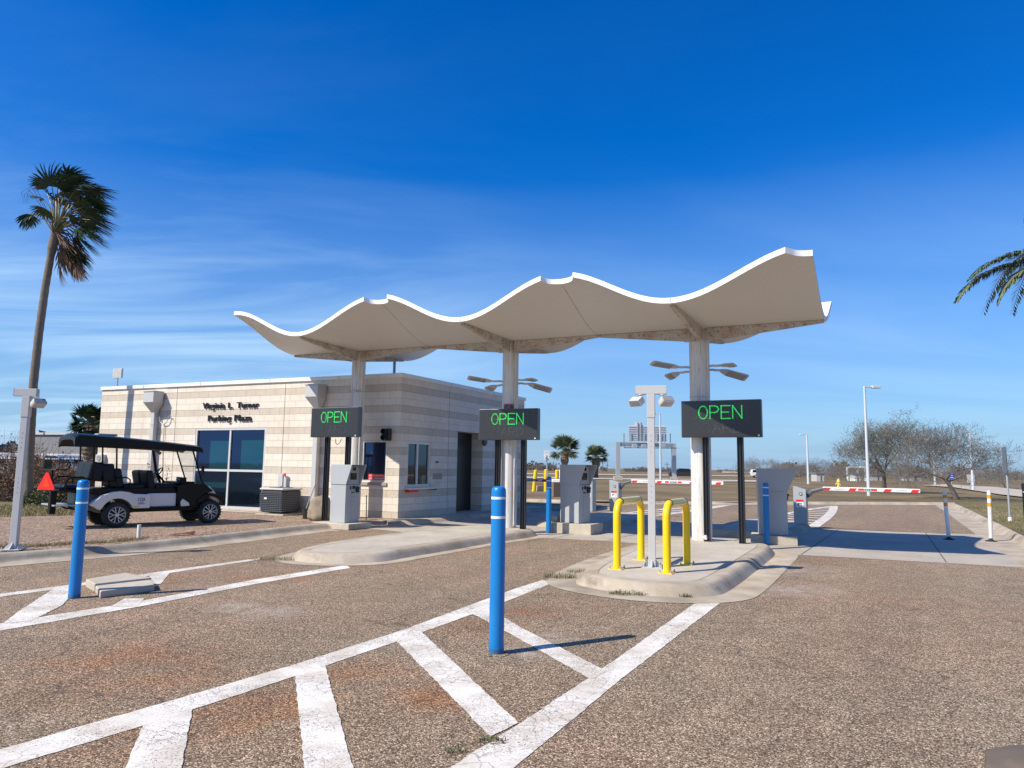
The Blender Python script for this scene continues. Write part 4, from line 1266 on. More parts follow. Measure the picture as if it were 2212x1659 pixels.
def put(u, v, z): p = G(u, v, z); return p
# machine 1: visible front corner at pixel (740..) ; centre worked out from the corner
def mloc(corner, rz, dx=.60, wy=.46):
    # corner = front/near corner (+x, -y)
    c = Matrix.Rotation(rz, 3, 'Z') @ Vector((dx / 2, -wy / 2, 0))
    return Vector(corner) - c
k1 = mloc(G(744, 1130, .15), R(-38)); m1 = pay_machine((k1.x, k1.y, .15), R(-38), 'tall grey pay machine beside the tan boulder, front and screen in view')
k2 = mloc(G(1250, 1131, .26), R(-44)); m2 = pay_machine((k2.x, k2.y, .26), R(-44), 'tall grey pay machine behind the slim blue bollard in the middle lane', 1.44)
k3 = mloc(G(1703, 1157, .20), R(-14)); m3 = pay_machine((k3.x, k3.y, .20), R(-14), 'tall grey pay machine seen from its side behind the rightmost blue bollard', 1.47)
def block(poly, z0, z1, label, name='concrete_base', mat=None, par=None):
    b = MB(); b.prism(poly, z0, z1)
    if par:
        o = b.build(name, mat or M['slab'], par, bevel=.012); o.matrix_parent_inverse = (Matrix.Translation(par.location) @ par.rotation_euler.to_matrix().to_4x4()).inverted(); return o
    return tag(b.build(name, mat or M['slab'], bevel=.012), label, 'concrete base')
def rot_rect(c, w, l, a):
    d = Vector((math.cos(a), math.sin(a))); n = Vector((-d.y, d.x)); c = Vector(c[:2])
    return [tuple(c + d * x * w / 2 + n * y * l / 2) for x, y in ((-1, -1), (1, -1), (1, 1), (-1, 1))]
block(rot_rect((k1.x - .05, k1.y - .02), 1.25, .85, R(-30)), .0, .149, '', par=m1)
block(rot_rect((k2.x + .02, k2.y), 1.15, .80, MR), .0, .255, '', par=m2)
block(rot_rect((k2.x - .47, k2.y + .27), .16, .3, MR), .257, .40, '', 'concrete_stub', par=m2)
block(rot_rect((k3.x + .02, k3.y), .98, .86, R(-20)), .0, .195, '', par=m3)

def gate(loc, rz, armdir, label, alen, zarm, boxh=1.1):
    g = thing('barrier_gate', label, 'barrier gate', loc, rz, 'barrier gates with red and white arms')
    b = MB(); s = armdir
    # cabinet, roof sloping towards the arm
    b.prism([(-.17, 0), (.17, 0), (.17, boxh - (.10 if s > 0 else 0)), (-.17, boxh - (.10 if s < 0 else 0))], -.16, .16, 'y')
    bx = b.build('cabinet', M['machine'], g, bevel=.008)
    b = MB(); b.box((0, -.163, boxh * .62), (.20, .004, .05)); b.build('warning_header', M['red'], bx)
    b = MB(); b.box((0, -.163, boxh * .51), (.20, .004, .14)); lab = b.build('warning_label', M['white'], bx)
    b = MB(); b.box((-.04, -.166, boxh * .52), (.03, .003, .08)); b.box((.02, -.166, boxh * .545), (.08, .003, .018)); b.box((.05, -.166, boxh * .49), (.012, .003, .06))
    for k in range(5): b.box((0, -.166, boxh * .40 - k * .035), (.14, .003, .008))
    b.build('label_marks', M['black'], lab)
    b = MB(); b.box((0, -.163, boxh * .34), (.17, .003, .2)); b.build('small_label', pm('grey_label', (.5, .5, .5), .5), bx)
    b = MB(); b.lathe([(.045, 0), (.045, .012)], 16, M=Matrix.Translation(Vector((.03 * s, -.162, boxh * .80))) @ Matrix.Rotation(PI / 2, 4, 'X')); bb = b.build('lock', M['black'], bx)
    b = MB(); b.lathe([(.03, 0), (.03, .016)], 14, M=Matrix.Translation(Vector((.03 * s, -.162, boxh * .80))) @ Matrix.Rotation(PI / 2, 4, 'X')); b.build('lock_core', M['lamp'], bb)
    # arm holder
    b = MB(); b.tube([(.17 * s, .02, boxh * .72), (.32 * s, -.03, zarm - .09), (.62 * s, -.06, zarm), (.9 * s, -.06, zarm + .01)], [.05, .06, .05, .035], 6)
    b.build('arm_holder', M['machined'], g)
    b = MB(); x0 = .60 * s; x1 = alen * s
    b.box(((x0 + x1) / 2, -.075, zarm), (abs(x1 - x0), .045, .105))
    arm = b.build('arm', M['white'], g, bevel=.012)
    y = -.0995
    def para(f, w=.11):
        xc = x0 + (x1 - x0) * f
        bb = MB(); bb.add([(xc - w, y, zarm - .045), (xc + w * .55, y, zarm - .045), (xc + w, y, zarm + .03), (xc - w * .55, y, zarm + .03)], [(0, 1, 2, 3)]); return bb.build('red_stripe', M['redr'], arm, fix=False)
    for f in (.045, .32, .68, .95): para(f)
    for f in (.405, .545):
        bb = MB(); bb.box((x0 + (x1 - x0) * f, y, zarm), (.13, .006, .055)); bb.build('reflector', M['redr'], arm)
    bb = MB(); bb.box((x0 + (x1 - x0) * .475, y, zarm), (.26, .005, .06)); lb = bb.build('arm_label', M['lamp'], arm)
    bb = MB()
    for k in range(5): bb.box((x0 + (x1 - x0) * .475 - .09 + k * .045, y - .004, zarm), (.02 + .01 * (k % 2), .002, .03))
    bb.build('label_marks', M['black'], lb)
    for f in (.18, .82):
        text_on('MAGNETIC', M['lamp'], arm, (x0 + (x1 - x0) * f, y - .001, zarm), (1, 0, 0), (0, -1, 0), .26, .03, .001)
    return g
g3 = Vector((7.62, 19.0)); GZ = R(-30)
gl = G(1731, 1131, .15)
gate((gl.x, gl.y, .15), GZ, 1, 'grey barrier gate at the right lane, arm ending near the striped posts', 2.98, 1.00, 1.05)
gl = G(1330, 1113 - 9, .15); gate((gl.x, gl.y, .15), GZ, 1, 'grey barrier gate behind the yellow hoops, arm crossing the middle lane', 3.75, 1.05, 1.08)
gl = G(1274, 1111 - 6, .15); gate((gl.x, gl.y, .15), GZ, -1, 'grey barrier gate behind the middle pay machine, arm reaching towards the building', 4.1, 1.02, 1.10)

# ------------------------------------------------------------------ bollards, hoops, posts
def bollard(loc, label, lean=(0, 0), h=1.455):
    o = thing('bollard', label, 'bollard', loc, 0, 'blue sleeved bollards')
    r = .066
    b = MB(); b.lathe([(r, 0), (r, h - .05), (r - .003, h - .025), (r - .014, h - .008), (r - .035, h)], 32)
    b.build('sleeve', M['blue'], o, smooth=True)
    b = MB(); b.lathe([(r + .0012, 0), (r + .0012, .05)], 32); b.build('grimy_foot', M['scuff'], o, smooth=True)
    for zt in (h - .115, h - .285):
        b = MB(); b.lathe([(r + .0015, zt), (r + .0015, zt + .022)], 32); b.build('reflective_band', M['tape'], o, smooth=True)
    o.rotation_euler = (lean[0], lean[1], random.uniform(0, 6))
    return o
p = G(1072, 1412); bollard((p.x, p.y, 0), 'blue bollard with two white bands standing in the hatched wedge, nearest the camera')
p = G(160, 1292); bollard((p.x, p.y, 0), 'blue bollard with two white bands standing before the golf cart beside the plinth', h=1.40)
p = G(1185, 1152); bollard((p.x, p.y, 0), 'blue bollard with two white bands standing left of the middle pay machine', h=1.40)
p = G(1657, 1178); bollard((p.x, p.y, 0), 'blue bollard with two white bands standing left of the rightmost pay machine', h=1.36)
# small concrete collar round the nearest bollard
p = G(1072, 1412); b = MB(); b.lathe([(.12, .004), (.10, .008), (.07, .010)], 22, (p.x, p.y, 0)); o = b.build('footing', M['road']); o['kind'] = 'structure'

def hoop(a, c, label, z=.15, H=.98, r=.057):
    a, c = Vector(a[:2]), Vector(c[:2]); mid = (a + c) / 2; L = (c - a).length
    ang = math.atan2((c - a).y, (c - a).x)
    o = thing('hoop_guard', label, 'hoop guard', (mid.x, mid.y, z), ang, 'yellow hoop guards beside the lamp post')
    R_ = .19; h = L / 2; pts = [(-h, 0, 0), (-h, 0, H - R_ - .25)]
    for k in range(9):
        a_ = PI / 2 * k / 8; pts.append((-h + R_ - R_ * math.cos(a_), 0, H - R_ + R_ * math.sin(a_)))
    for k in range(9):
        a_ = PI / 2 * k / 8; pts.append((h - R_ + R_ * math.sin(a_), 0, H - R_ + R_ * math.cos(a_)))
    pts += [(h, 0, H - R_ - .25), (h, 0, 0)]
    b = MB(); b.tube(pts, r, 24); b.build('hoop', M['yellow'], o, smooth=True)
    x0, x1 = -h + R_ * .75, h - R_ * .75
    b = MB(); b.tube([(x0, 0, H), (x1, 0, H)], r + .0025, 24); b.build('clear_tape', M['cleartape'], o, smooth=True)
    for x in (x0, x1):
        b = MB(); b.tube([(x - .012, 0, H), (x + .012, 0, H)], r + .004, 24, caps=True); b.build('tape_ring', M['tapeblack'], o, smooth=True)
    for x in (-h, h):
        b = MB(); b.box((x, 0, .006), (.24, .21, .012)); bp = b.build('base_plate', M['yellow'], o, bevel=.003)
        b = MB()
        for sx in (-1, 1):
            for sy in (-1, 1): b.lathe([(.017, .012), (.017, .028), (.009, .028), (.009, .05)], 8, (x + sx * .095, sy * .08, 0))
        b.build('bolt', M['gal'], bp, sep=True)
    return o
hoop(G(1333, 1229, .15), G(1385, 1209, .15), 'yellow pipe hoop guard left of the grey lamp post')
hoop(G(1441, 1238, .15), G(1484, 1219, .15), 'yellow pipe hoop guard right of the grey lamp post')

def lamp_post(loc, rz, label, H, bar, lamps, twist=0):
    o = thing('flood_lamp_post', label, 'lamp post', loc, rz)
    w = .108
    b = MB(); b.box((0, 0, H * .41), (w, w, H * .82)); 
    b.box((0, 0, H * .82 + (H * .18 - .13) / 2), (w + .014, w + .014, H * .18 - .13 + .002)); b.build('post', M['post'], o, bevel=.006)
    b = MB()
    for k in (.35, .38, .41, .44, .63, .66, .69, .72):
        b.lathe([(.006, 0), (.006, .004)], 8, M=Matrix.Translation(Vector((0, -w / 2, H * k))) @ Matrix.Rotation(PI / 2, 4, 'X'))
    b.build('screw_holes', M['machined'], o)
    b = MB(); b.box((0, 0, .008), (.30, .30, .016))
    b.build('base_plate', M['post'], o, bevel=.002)
    b = MB()
    for a in range(4):
        Mx = Matrix.Rotation(a * PI / 2, 4, 'Z')
        b.add([(w / 2, -.006, .016), (.14, -.006, .016), (.14, -.006, .03), (w / 2, -.006, .12), (w / 2, .006, .016), (.14, .006, .016), (.14, .006, .03), (w / 2, .006, .12)], [(0, 1, 2, 3), (7, 6, 5, 4), (0, 4, 5, 1), (1, 5, 6, 2), (2, 6, 7, 3), (3, 7, 4, 0)], M=Mx)
        b.lathe([(.016, .016), (.016, .032), (.008, .032), (.008, .06)], 8, M=Mx @ Matrix.Translation(Vector((.12, .12, 0))))
    b.build('gusset', M['post'], o)
    b = MB(); b.box((bar[1], 0, H - .065), (bar[0], .12, .13)); br = b.build('cross_box', M['post'], o, bevel=.004)
    b = MB()
    for x in (bar[1] - bar[0] / 2 - .003, bar[1] + bar[0] / 2 + .003): b.box((x, 0, H - .065), (.006, .124, .134))
    b.build('end_cap', M['lamp'], br, sep=True)
    for (x, dy, tilt, yaw) in lamps:
        b = MB(); b.lathe([(.055, H - .145), (.06, H - .13)], 16, (x, 0, 0)); b.tube([(x, 0, H - .14), (x + .01 * dy, .0, H - .19), (x + .04 * dy, -.02, H - .23)], .022, 8)
        fl = b.build('flood_lamp', M['white'], o)
        Mx = Matrix.Translation(Vector((x + .06 * dy, -.03, H - .24))) @ Matrix.Rotation(yaw, 4, 'Z') @ Matrix.Rotation(tilt, 4, 'X')
        hd = MB(); hd.prism([(-.11, -.03), (-.10, -.06), (.10, -.06), (.11, -.03), (.09, .05), (-.09, .05)], -.065, .065, 'x' if False else 'z', M=Mx @ Matrix.Rotation(PI / 2, 4, 'X'))
        for k in range(7): hd.box((-.075 + k * .025, .066, 0), (.006, .03, .10), M=Mx)
        hd.build('lamp_body', M['lamp'], fl, bevel=.004)
        hd = MB(); hd.box((0, -.068, 0), (.18, .006, .09), M=Mx); hd.build('lamp_lens', M['lens'], fl)
    return o
p = G(1409, 1226, .15); lamp_post((p.x, p.y, .15), R(-14), 'grey square lamp post with two flood lamps standing between the yellow hoops', 2.76, (.47, 0), [(-.16, -1, R(-35), R(150)), (.17, 1, R(-35), R(35))])
p = G(29, 1186, .15); lamp_post((p.x, p.y, .14), R(10), 'grey square lamp post with one flood lamp on the kerb before the palm trunk', 2.70, (.34, -.02), [(.13, 1, R(-35), R(50))])

def delineator(base, top, label):
    base, top = Vector(base), Vector(top); o = thing('delineator_post', label, 'delineator', base, 0, 'white delineator posts with orange bands')
    d = top - base
    b = MB(); b.lathe([(.13, 0), (.12, .02), (.07, .035), (.035, .06), (.032, .09)], 20); b.build('rubber_base', M['tyre'], o, smooth=True)
    L = d.length; r = .045
    Mx = d.to_track_quat('Z', 'Y').to_matrix().to_4x4()
    b = MB(); b.lathe([(r * .9, .08), (r, .09), (r, L - .005), (r * .9, L)], 20, M=Mx); b.build('tube', M['tape'], o, smooth=True)
    for f in (.08, .24):
        b = MB(); b.lathe([(r + .0015, L * (1 - f) - .09), (r + .0015, L * (1 - f))], 20, M=Mx); b.build('orange_band', M['orange'], o, smooth=True)
p = G(2050, 1166); tq = at(2040, 1060, p.y + .02); delineator(p, tq, 'scuffed white delineator post in the canopy shadow, leaning, two orange bands')
p = G(2141, 1170); tq = at(2136, 1060, p.y + .02); delineator(p, tq, 'clean white delineator post in full sun beside the right kerb')

# ------------------------------------------------------------------ golf cart
cp = Vector((-9.04, 16.685)); cq = Vector((-7.556, 18.226)); cdv = (cq - cp).normalized(); cang = math.atan2(cdv.y, cdv.x)
nlft = Vector((-cdv.y, cdv.x)); HT = .53
org = cp + nlft * HT
cart = thing('golf_cart', 'six-seat black and white golf cart parked on the gravel before the building', 'golf cart', (org.x, org.y, .125), cang)
WB = 2.14; WR = .285
def wheel(x, y):
    sgn = 1 if y > 0 else -1
    Mx = Matrix.Translation(Vector((x, y, WR))) @ Matrix.Rotation(PI / 2 * -sgn, 4, 'X')
    b = MB(); b.lathe([(.19, -.10), (.26, -.11), (WR - .01, -.085), (WR, -.03), (WR, .03), (WR - .01, .085), (.26, .11), (.19, .10), (.185, .04)], 36, M=Mx)
    for k in range(26):
        a = 2 * PI * k / 26
        for s2 in (-1, 1):
            b.box((0, 0, 0), (.03, .02, .055), M=Mx @ Matrix.Rotation(a + s2 * .06, 4, 'Z') @ Matrix.Translation(Vector((0, WR - .004, s2 * .065))) @ Matrix.Rotation(R(90), 4, 'Z'))
    w = b.build('wheel', M['tyre'], cart, smooth=True, auto=30)
    b = MB(); b.lathe([(.188, .02), (.190, .095), (.178, .10), (.172, .09), (.165, .03)], 32, M=Mx)
    for k in range(6):
        a = 2 * PI * k / 6
        for s2 in (-1, 1):
            b.prism([(.03, .0), (.165, s2 * .052), (.168, s2 * .030), (.045, s2 * -.004)], .078, .092, M=Mx @ Matrix.Rotation(a, 4, 'Z'))
    b.lathe([(.045, .06), (.045, .10), (.03, .105)], 16, M=Mx)
    b.build('rim', M['rim'], w)
    b = MB(); b.lathe([(.166, .02), (.166, .03)], 24, M=Mx); b.build('brake_disc', M['black'], w)
for x in (0, WB):
    for y in (-HT, HT): wheel(x, y)
b = MB(); b.box((.95, 0, .37), (2.5, .9, .09)); b.box((0, 0, .28), (.08, 1.0, .08)); b.box((WB, 0, .28), (.08, 1.0, .08)); b.box((1.1, 0, .42), (1.5, 1.16, .05)); b.build('chassis', M['cartblack'], cart, bevel=.01)
arch = [(.37 * math.cos(a) * .95, WR + .01 + .37 * math.sin(a) * .98) for a in [R(8) + (R(165) - R(8)) * k / 12 for k in range(13)]]
for sy in (-1, 1):
    b = MB()
    prof = [(.70, .42), (.70, .74), (.34, .755), (.22, .80), (.05, .825), (-.12, .81), (-.34, .73), (-.50, .60), (-.56, .52), (-.46, .47)] + [(-.36, .40)] + arch[::-1][1:-1] + [(.37, .42)]
    b.prism(prof, sy * .42, sy * .62, 'y'); b.build('rear_fender', M['cart'], cart, bevel=.018, seg=3)
    b = MB(); b.prism([(1.36, .43), (1.30, .93), (1.45, .99), (1.98, .97), (2.20, .80), (1.98, .72), (1.83, .55), (1.78, .43)], sy * .40, sy * .60, 'y'); b.build('front_side', M['cartblack'], cart, bevel=.015)
    fa = [(WB + .37 * math.cos(a), WR + .02 + .36 * math.sin(a)) for a in [R(25) + (R(150) - R(25)) * k / 10 for k in range(11)]]
    fo_ = [(WB + .43 * math.cos(a), WR + .02 + .44 * math.sin(a)) for a in [R(25) + (R(150) - R(25)) * k / 10 for k in range(11)]]
    b = MB(); b.prism(fo_ + fa[::-1], sy * .40, sy * .63, 'y'); b.build('front_fender', M['cartblack'], cart, bevel=.01)
    b = MB(); b.prism([(1.42, .44), (1.62, .45), (1.60, .52), (1.45, .62), (1.40, .55)], sy * .601, sy * .61, 'y'); b.build('side_trim', M['cart'], cart)
b = MB(); b.prism([(1.97, .80), (2.12, .93), (2.26, .80), (2.40, .60), (2.42, .48), (2.36, .46)], -.50, .50, 'y'); b.build('nose', M['cart'], cart, bevel=.03, seg=3)
b = MB(); b.box((1.0, 0, .60), (.66, 1.04, .32)); b.build('seat_base', M['cart'], cart, bevel=.02)
b = MB(); b.box((.45, 0, .82), (1.9, 1.02, .15)); b.build('seat_deck', M['cartblack'], cart, bevel=.02)
b = MB(); b.box((-.55, 0, .62), (.5, .6, .34)); b.build('engine_cover', M['machined'], cart, bevel=.02)
def pad(c, sz, rot=0, name='seat', par=None):
    b = MB(); b.box((0, 0, 0), sz, M=Matrix.Translation(Vector(c)) @ Matrix.Rotation(rot, 4, 'Y'))
    return b.build(name, M['vinyl'], par or cart, bevel=.05, seg=4)
for x in (.42, 1.12): pad((x - .05, 0, .93), (.46, 1.04, .12), 0, 'seat_cushion')
for (x, z) in ((.02, 1.12), (.72, 1.08)):
    for y in (-.27, .27): pad((x, y, z), (.16, .50, .44), R(-12), 'seat_back')
for y in (-.24, .24): pad((-.46, y, 1.27), (.30, .52, .42), R(10), 'seat_back')
pad((-.20, 0, 1.24), (.26, 1.02, .40), R(-8), 'seat_back')
pad((-.86, 0, .92), (.50, .98, .10), 0, 'seat_cushion')
b = MB(); b.box((-.88, 0, .85), (.62, 1.08, .05)); b.build('bench_tray', M['cartblack'], cart, bevel=.01)
b = MB(); b.box((-1.02, 0, .52), (.46, 1.05, .03)); b.build('foot_step', M['gal'], cart, bevel=.005)
b = MB()
for y in (-.5, .5):
    b.tube([(-.45, y * .8, .36), (-.8, y * .8, .42), (-.95, y * .8, .5)], .02, 8); b.tube([(-.6, y, .84), (-.85, y, .55)], .016, 8)
    b.tube([(-1.05, y, .87), (-1.05, y, 1.05), (-.98, y, 1.13), (-.72, y, 1.14), (-.66, y, 1.08), (-.64, y, .87)], .018, 8)
    b.tube([(.25, y * 1.08, .92), (.25, y * 1.08, 1.08), (.18, y * 1.08, 1.13), (-.1, y * 1.08, 1.13)], .016, 8)
b.build('grab_rail', M['cartblack'], cart, smooth=True, sep=True)
b = MB()
for (a, c) in (((-.52, 1.0), (-.55, 1.90)), ((-.02, .9), (-.08, 1.86))):
    for y in (-.5, .5): b.tube([(a[0], y, a[1]), (c[0], y, c[1])], .02, 8)
for y in (-.5, .5): b.tube([(1.98, y, .95), (1.93, y, 1.05), (1.66, y, 1.80)], .02, 8)
b.tube([(1.30, .50, .98), (1.18, .50, 1.3), (1.08, .50, 1.8)], .035, 8)
b.tube([(1.0, -.5, .95), (.95, -.5, 1.84)], .010, 8)
b.build('roof_strut', M['cartblack'], cart, smooth=True, sep=True)
# roof: cambered shell, higher and thicker at the back
b = MB(); xs_ = [-.98, -.9, -.7, -.45, 0, .5, 1.0, 1.5, 1.78, 1.86]
nyr = 8
for x in xs_:
    f = (x + 1.0) / 2.86
    zt = 2.13 - .20 * f ** 1.3 - (.07 if x < -.94 else 0) - (.05 if x > 1.8 else 0)
    zb_ = zt - (.30 - .13 * f) + (.05 if x < -.94 else 0) + (.03 if x > 1.8 else 0)
    for j in range(nyr + 1):
        y = -.63 + 1.26 * j / nyr; e = (abs(y) / .63) ** 4
        b.v.append((x, y, zt - .05 * e)); 
    for j in range(nyr + 1):
        y = -.63 + 1.26 * j / nyr; e = (abs(y) / .63) ** 6
        b.v.append((x, y, zt - .08 - (zt - .08 - zb_) * e))
k2_ = 2 * (nyr + 1)
for i in range(len(xs_) - 1):
    for j in range(nyr):
        a = i * k2_ + j; c = a + k2_
        b.f.append((a, a + 1, c + 1, c)); b.m.append(0)
        a += nyr + 1; c = a + k2_
        b.f.append((a, c, c + 1, a + 1)); b.m.append(0)
    for j in (0, nyr):
        a = i * k2_ + j; c = a + k2_
        b.f.append((a, c, c + nyr + 1, a + nyr + 1)); b.m.append(0)
for i in (0, len(xs_) - 1):
    for j in range(nyr):
        a = i * k2_ + j; b.f.append((a, a + 1, a + nyr + 2, a + nyr + 1)); b.m.append(0)
rf = b.build('roof', M['cartroof'], cart, smooth=True, auto=35)
b = MB(); b.box((-.15, .1, 2.12), (.42, .3, .05)); b.build('roof_beacon', pm('pale_grey_green', (.35, .38, .35), .5), rf, bevel=.015)
b = MB(); b.tube([(.72, -.45, 1.83), (.92, -.45, 1.70)], .035, 10); b.build('sound_bar', M['machined'], cart)
b = MB(); b.quad((1.95, -.5, 1.0), (1.95, .5, 1.0), (1.67, .5, 1.80), (1.67, -.5, 1.80)); b.build('windscreen', M['screen_clear'], cart, fix=False)
b = MB(); b.tube([(1.80, -.5, 1.40), (1.80, .5, 1.40)], .010, 6); b.build('windscreen_bar', M['cartblack'], cart)
Mx = Matrix.Translation(Vector((1.12, .24, 1.22))) @ Matrix.Rotation(R(-52), 4, 'Y')
b = MB(); b.tube([Mx @ Vector((.17 * math.cos(a), .17 * math.sin(a), 0)) for a in [2 * PI * k / 28 for k in range(29)]], .014, 8)
for k in range(3):
    a = 2 * PI * k / 3 + .5; b.tube([Mx @ Vector((0, 0, -.01)), Mx @ Vector((.17 * math.cos(a), .17 * math.sin(a), 0))], .012, 6)
b.lathe([(.04, -.03), (.04, .02)], 12, M=Mx)
st = b.build('steering_wheel', M['cartblack'], cart, smooth=True)
b = MB(); b.tube([(1.13, .24, 1.20), (1.42, .24, .88)], .025, 8); b.build('steering_column', M['cartblack'], cart)
b = MB(); b.box((1.55, 0, 1.0), (.42, 1.02, .06)); b.box((1.55, -.2, 1.07), (.16, .26, .12)); b.build('dashboard', M['cartblack'], cart, bevel=.02)
b = MB(); b.box((1.47, -.2, 1.10), (.01, .20, .09)); b.build('tablet', M['lens'], cart)
for y in (-.68,):
    b = MB(); b.box((1.88, y + .04, 1.34), (.04, .10, .16)); b.tube([(1.84, -.5, 1.28), (1.88, -.62, 1.32)], .008, 6); b.build('mirror', M['cartblack'], cart, bevel=.01)
# rear rack, slow-vehicle triangle on its bracket
b = MB()
for z in (1.30, 1.52): b.tube([(-1.28, .42, z), (-1.28, -.2, z), (-1.22, -.30, z), (-1.0, -.32, z)], .014, 6)
for k in range(12): b.tube([(-1.28, .40 - k * .055, 1.30), (-1.28, .40 - k * .055, 1.52)], .007, 5)
b.tube([(-1.0, -.32, 1.30), (-.94, -.32, 1.41), (-1.0, -.32, 1.52)], .014, 6)
b.tube([(-1.26, -.22, .45), (-1.26, -.22, 1.3)], .02, 6)
b.build('rear_rack', M['cartblack'], cart)
b = MB(); b.box((-1.22, -.24, .58), (.12, .20, .50)); b.build('rear_bracket', M['cartblack'], cart, bevel=.02)
TRM = Matrix.Translation(Vector((-1.33, -.36, 0))) @ Matrix.Rotation(R(32), 4, 'Z')
b = MB(); b.prism([(-.20 + .08, .86), (.20 + .08, .86), (.22 + .08, .90), (.03 + .08, 1.24), (-.03 + .08, 1.24), (-.22 + .08, .90)], -.008, .008, 'x', M=TRM)
tri = b.build('warning_triangle', emis('triangle', (.9, .02, .01), .0), cart)
tri.data.materials[0] = pm('triangle_red', (.85, .02, .012), .4, var=.03)
b = MB(); b.prism([(-.10 + .08, .93), (.10 + .08, .93), (.0 + .08, 1.14)], -.013, -.0085, 'x', M=TRM); b.build('triangle_centre', pm('triangle_orange', (.92, .06, .012), .35, var=.03), tri)
text_on('CCIA', M['textblue'], cart, (.50, -.622, .625), (1, 0, 0), (0, -1, 0), .17, .085, .002)
b = MB(); b.box((.50, -.622, .55), (.10, .003, .012)); b.box((.50, -.622, .525), (.16, .003, .012)); b.build('side_marks', M['textblue'], cart)
b = MB(); b.box((.40, -.623, .46), (.13, .004, .05)); b.build('number_plate', M['hyd'], cart)

# ------------------------------------------------------------------ small things in the yard
p = G(299, 1163, .125); b = MB(); b.lathe([(.035, 0), (.035, .27), (.03, .27)], 16, (p.x, p.y, .12)); tag(b.build('pipe_stub', M['pvc'], smooth=True), 'short white plastic pipe stub standing in the gravel before the golf cart', 'pipe')
b = MB()
p = G(392, 1157, .125)
for k in range(9):
    f = k / 8; x = p.x - .22 + .44 * f; w = .02 + .05 * math.sin(PI * min(1, f * 1.1)); y = p.y + .12 * f
    b.v += [(x, y - w, .127 + .03 * math.sin(PI * f)), (x, y, .15 + .06 * f), (x, y + w, .127 + .05 * f)]
for k in range(8):
    a = k * 3; b.f += [(a, a + 1, a + 4, a + 3), (a + 1, a + 2, a + 5, a + 4)]; b.m += [0, 0]
tag(b.build('palm_sheath', pm('red_brown_sheath', (.17, .055, .03), .7), smooth=True), 'fallen red-brown palm sheath lying on the gravel in the golf cart shadow', 'palm sheath')
p = G(1200, 1073, .1); b = MB(); b.box((p.x, p.y, .1 + .45), (.42, .4, .9), R(20)); b.box((p.x, p.y, 1.02), (.46, .44, .05), R(20)); tag(b.build('utility_box', M['brownbox'], bevel=.02), 'brown utility box behind the blue bollard of the middle lane', 'utility box')
p = G(1912, 1084, .0); b = MB(); b.box((p.x, p.y - .05, .07), (2.0, .3, .09), R(6)); o = b.build('drain_inlet', M['black']); tag(o, 'dark slot of a storm drain in the far kerb', 'drain')

# ------------------------------------------------------------------ vegetation
def blade(b, p, d, l, w, bend=.3, mi=0):
    d = Vector(d); side = d.cross(Vector((0, 0, 1)))
    if side.length < 1e-4: side = Vector((1, 0, 0))
    side.normalize(); up = Vector(p)
    m_ = up + d * l * .55; e = up + d * l + Vector((0, 0, -l * bend))
    b.add([tuple(up - side * w), tuple(up + side * w), tuple(m_ + side * w * .8), tuple(e), tuple(m_ - side * w * .8)], [(0, 1, 2, 4), (4, 2, 3)], mi)
def tuft(x, y, z, r, n, h, label, mats=('weed', 'strawg')):
    b = MB()
    for _ in range(n):
        a = random.uniform(0, 2 * PI); rr = r * math.sqrt(random.random())
        d = Vector((random.uniform(-.6, .6), random.uniform(-.6, .6), random.uniform(.35, 1))).normalized()
        blade(b, (x + rr * math.cos(a) * 1.6, y + rr * math.sin(a) * .7, z), d, random.uniform(.4, 1) * h, .0035, .35, random.choice((0, 0, 1)))
    o = b.build('grass_tuft', [M[m_] for m_ in mats], fix=False); return tag(o, label, 'weeds', 'weeds growing in the pavement cracks')
for u, v, r, n, h, lab in ((1356, 1285, .16, 240, .12, 'green weed tuft at the foot of the front island below the left yellow hoop'), (1481, 1291, .05, 70, .10, 'small green weed at the front island foot below the right yellow hoop'), (1209, 1249, .16, 170, .16, 'dry weed tuft at the left corner of the front island'),
                        (1255, 1237, .14, 120, .10, 'low green weed on the gutter left of the front island'), (1060, 1604, .06, 70, .05, 'green sprouts in the painted wedge tip near the bottom edge'), (985, 1625, .04, 40, .05, 'tiny sprouts just left of the wedge tip paint'),
                        (600, 1210, .3, 260, .10, 'dry weeds at the left tip of the long left island'), (306, 1181, .10, 120, .12, 'green weeds in the broken joint of the yard kerb')):
    p = G(u, v); tuft(p.x, p.y, .006, r, n, h, lab)
# loose grass of the yard edge, one mass
b = MB()
for _ in range(9000):
    t = random.random()
    x = -8.4 + random.gauss(0, 1.6); y = 12.6 + (x + 8.4) * .9 + abs(random.gauss(0, .5))
    if x > -6.2 or x < -16: continue
    if mnoise.noise(Vector((x * 1.4, y * 1.4, 0))) < -.02: continue
    d = Vector((random.uniform(-.5, .5), random.uniform(-.5, .5), 1)).normalized()
    blade(b, (x, y, .12), d, random.uniform(.03, .10), .003, .3, random.choice((0, 1, 1)))
for _ in range(12000):
    x = random.uniform(-22, -11.5); y = 17.6 + (x + 22) * .22 + random.uniform(0, 4.5)
    d = Vector((random.uniform(-.5, .5), random.uniform(-.5, .5), 1)).normalized()
    blade(b, (x, y, .13), d, random.uniform(.05, .2), .006, .3, random.choice((0, 1, 1)))
b2 = b.build('yard_grass_blades', [M['weed'], M['strawg']], fix=False); tag(b2, 'short patchy grass along the yard kerb and fence', 'grass', kind='stuff')
b = MB()
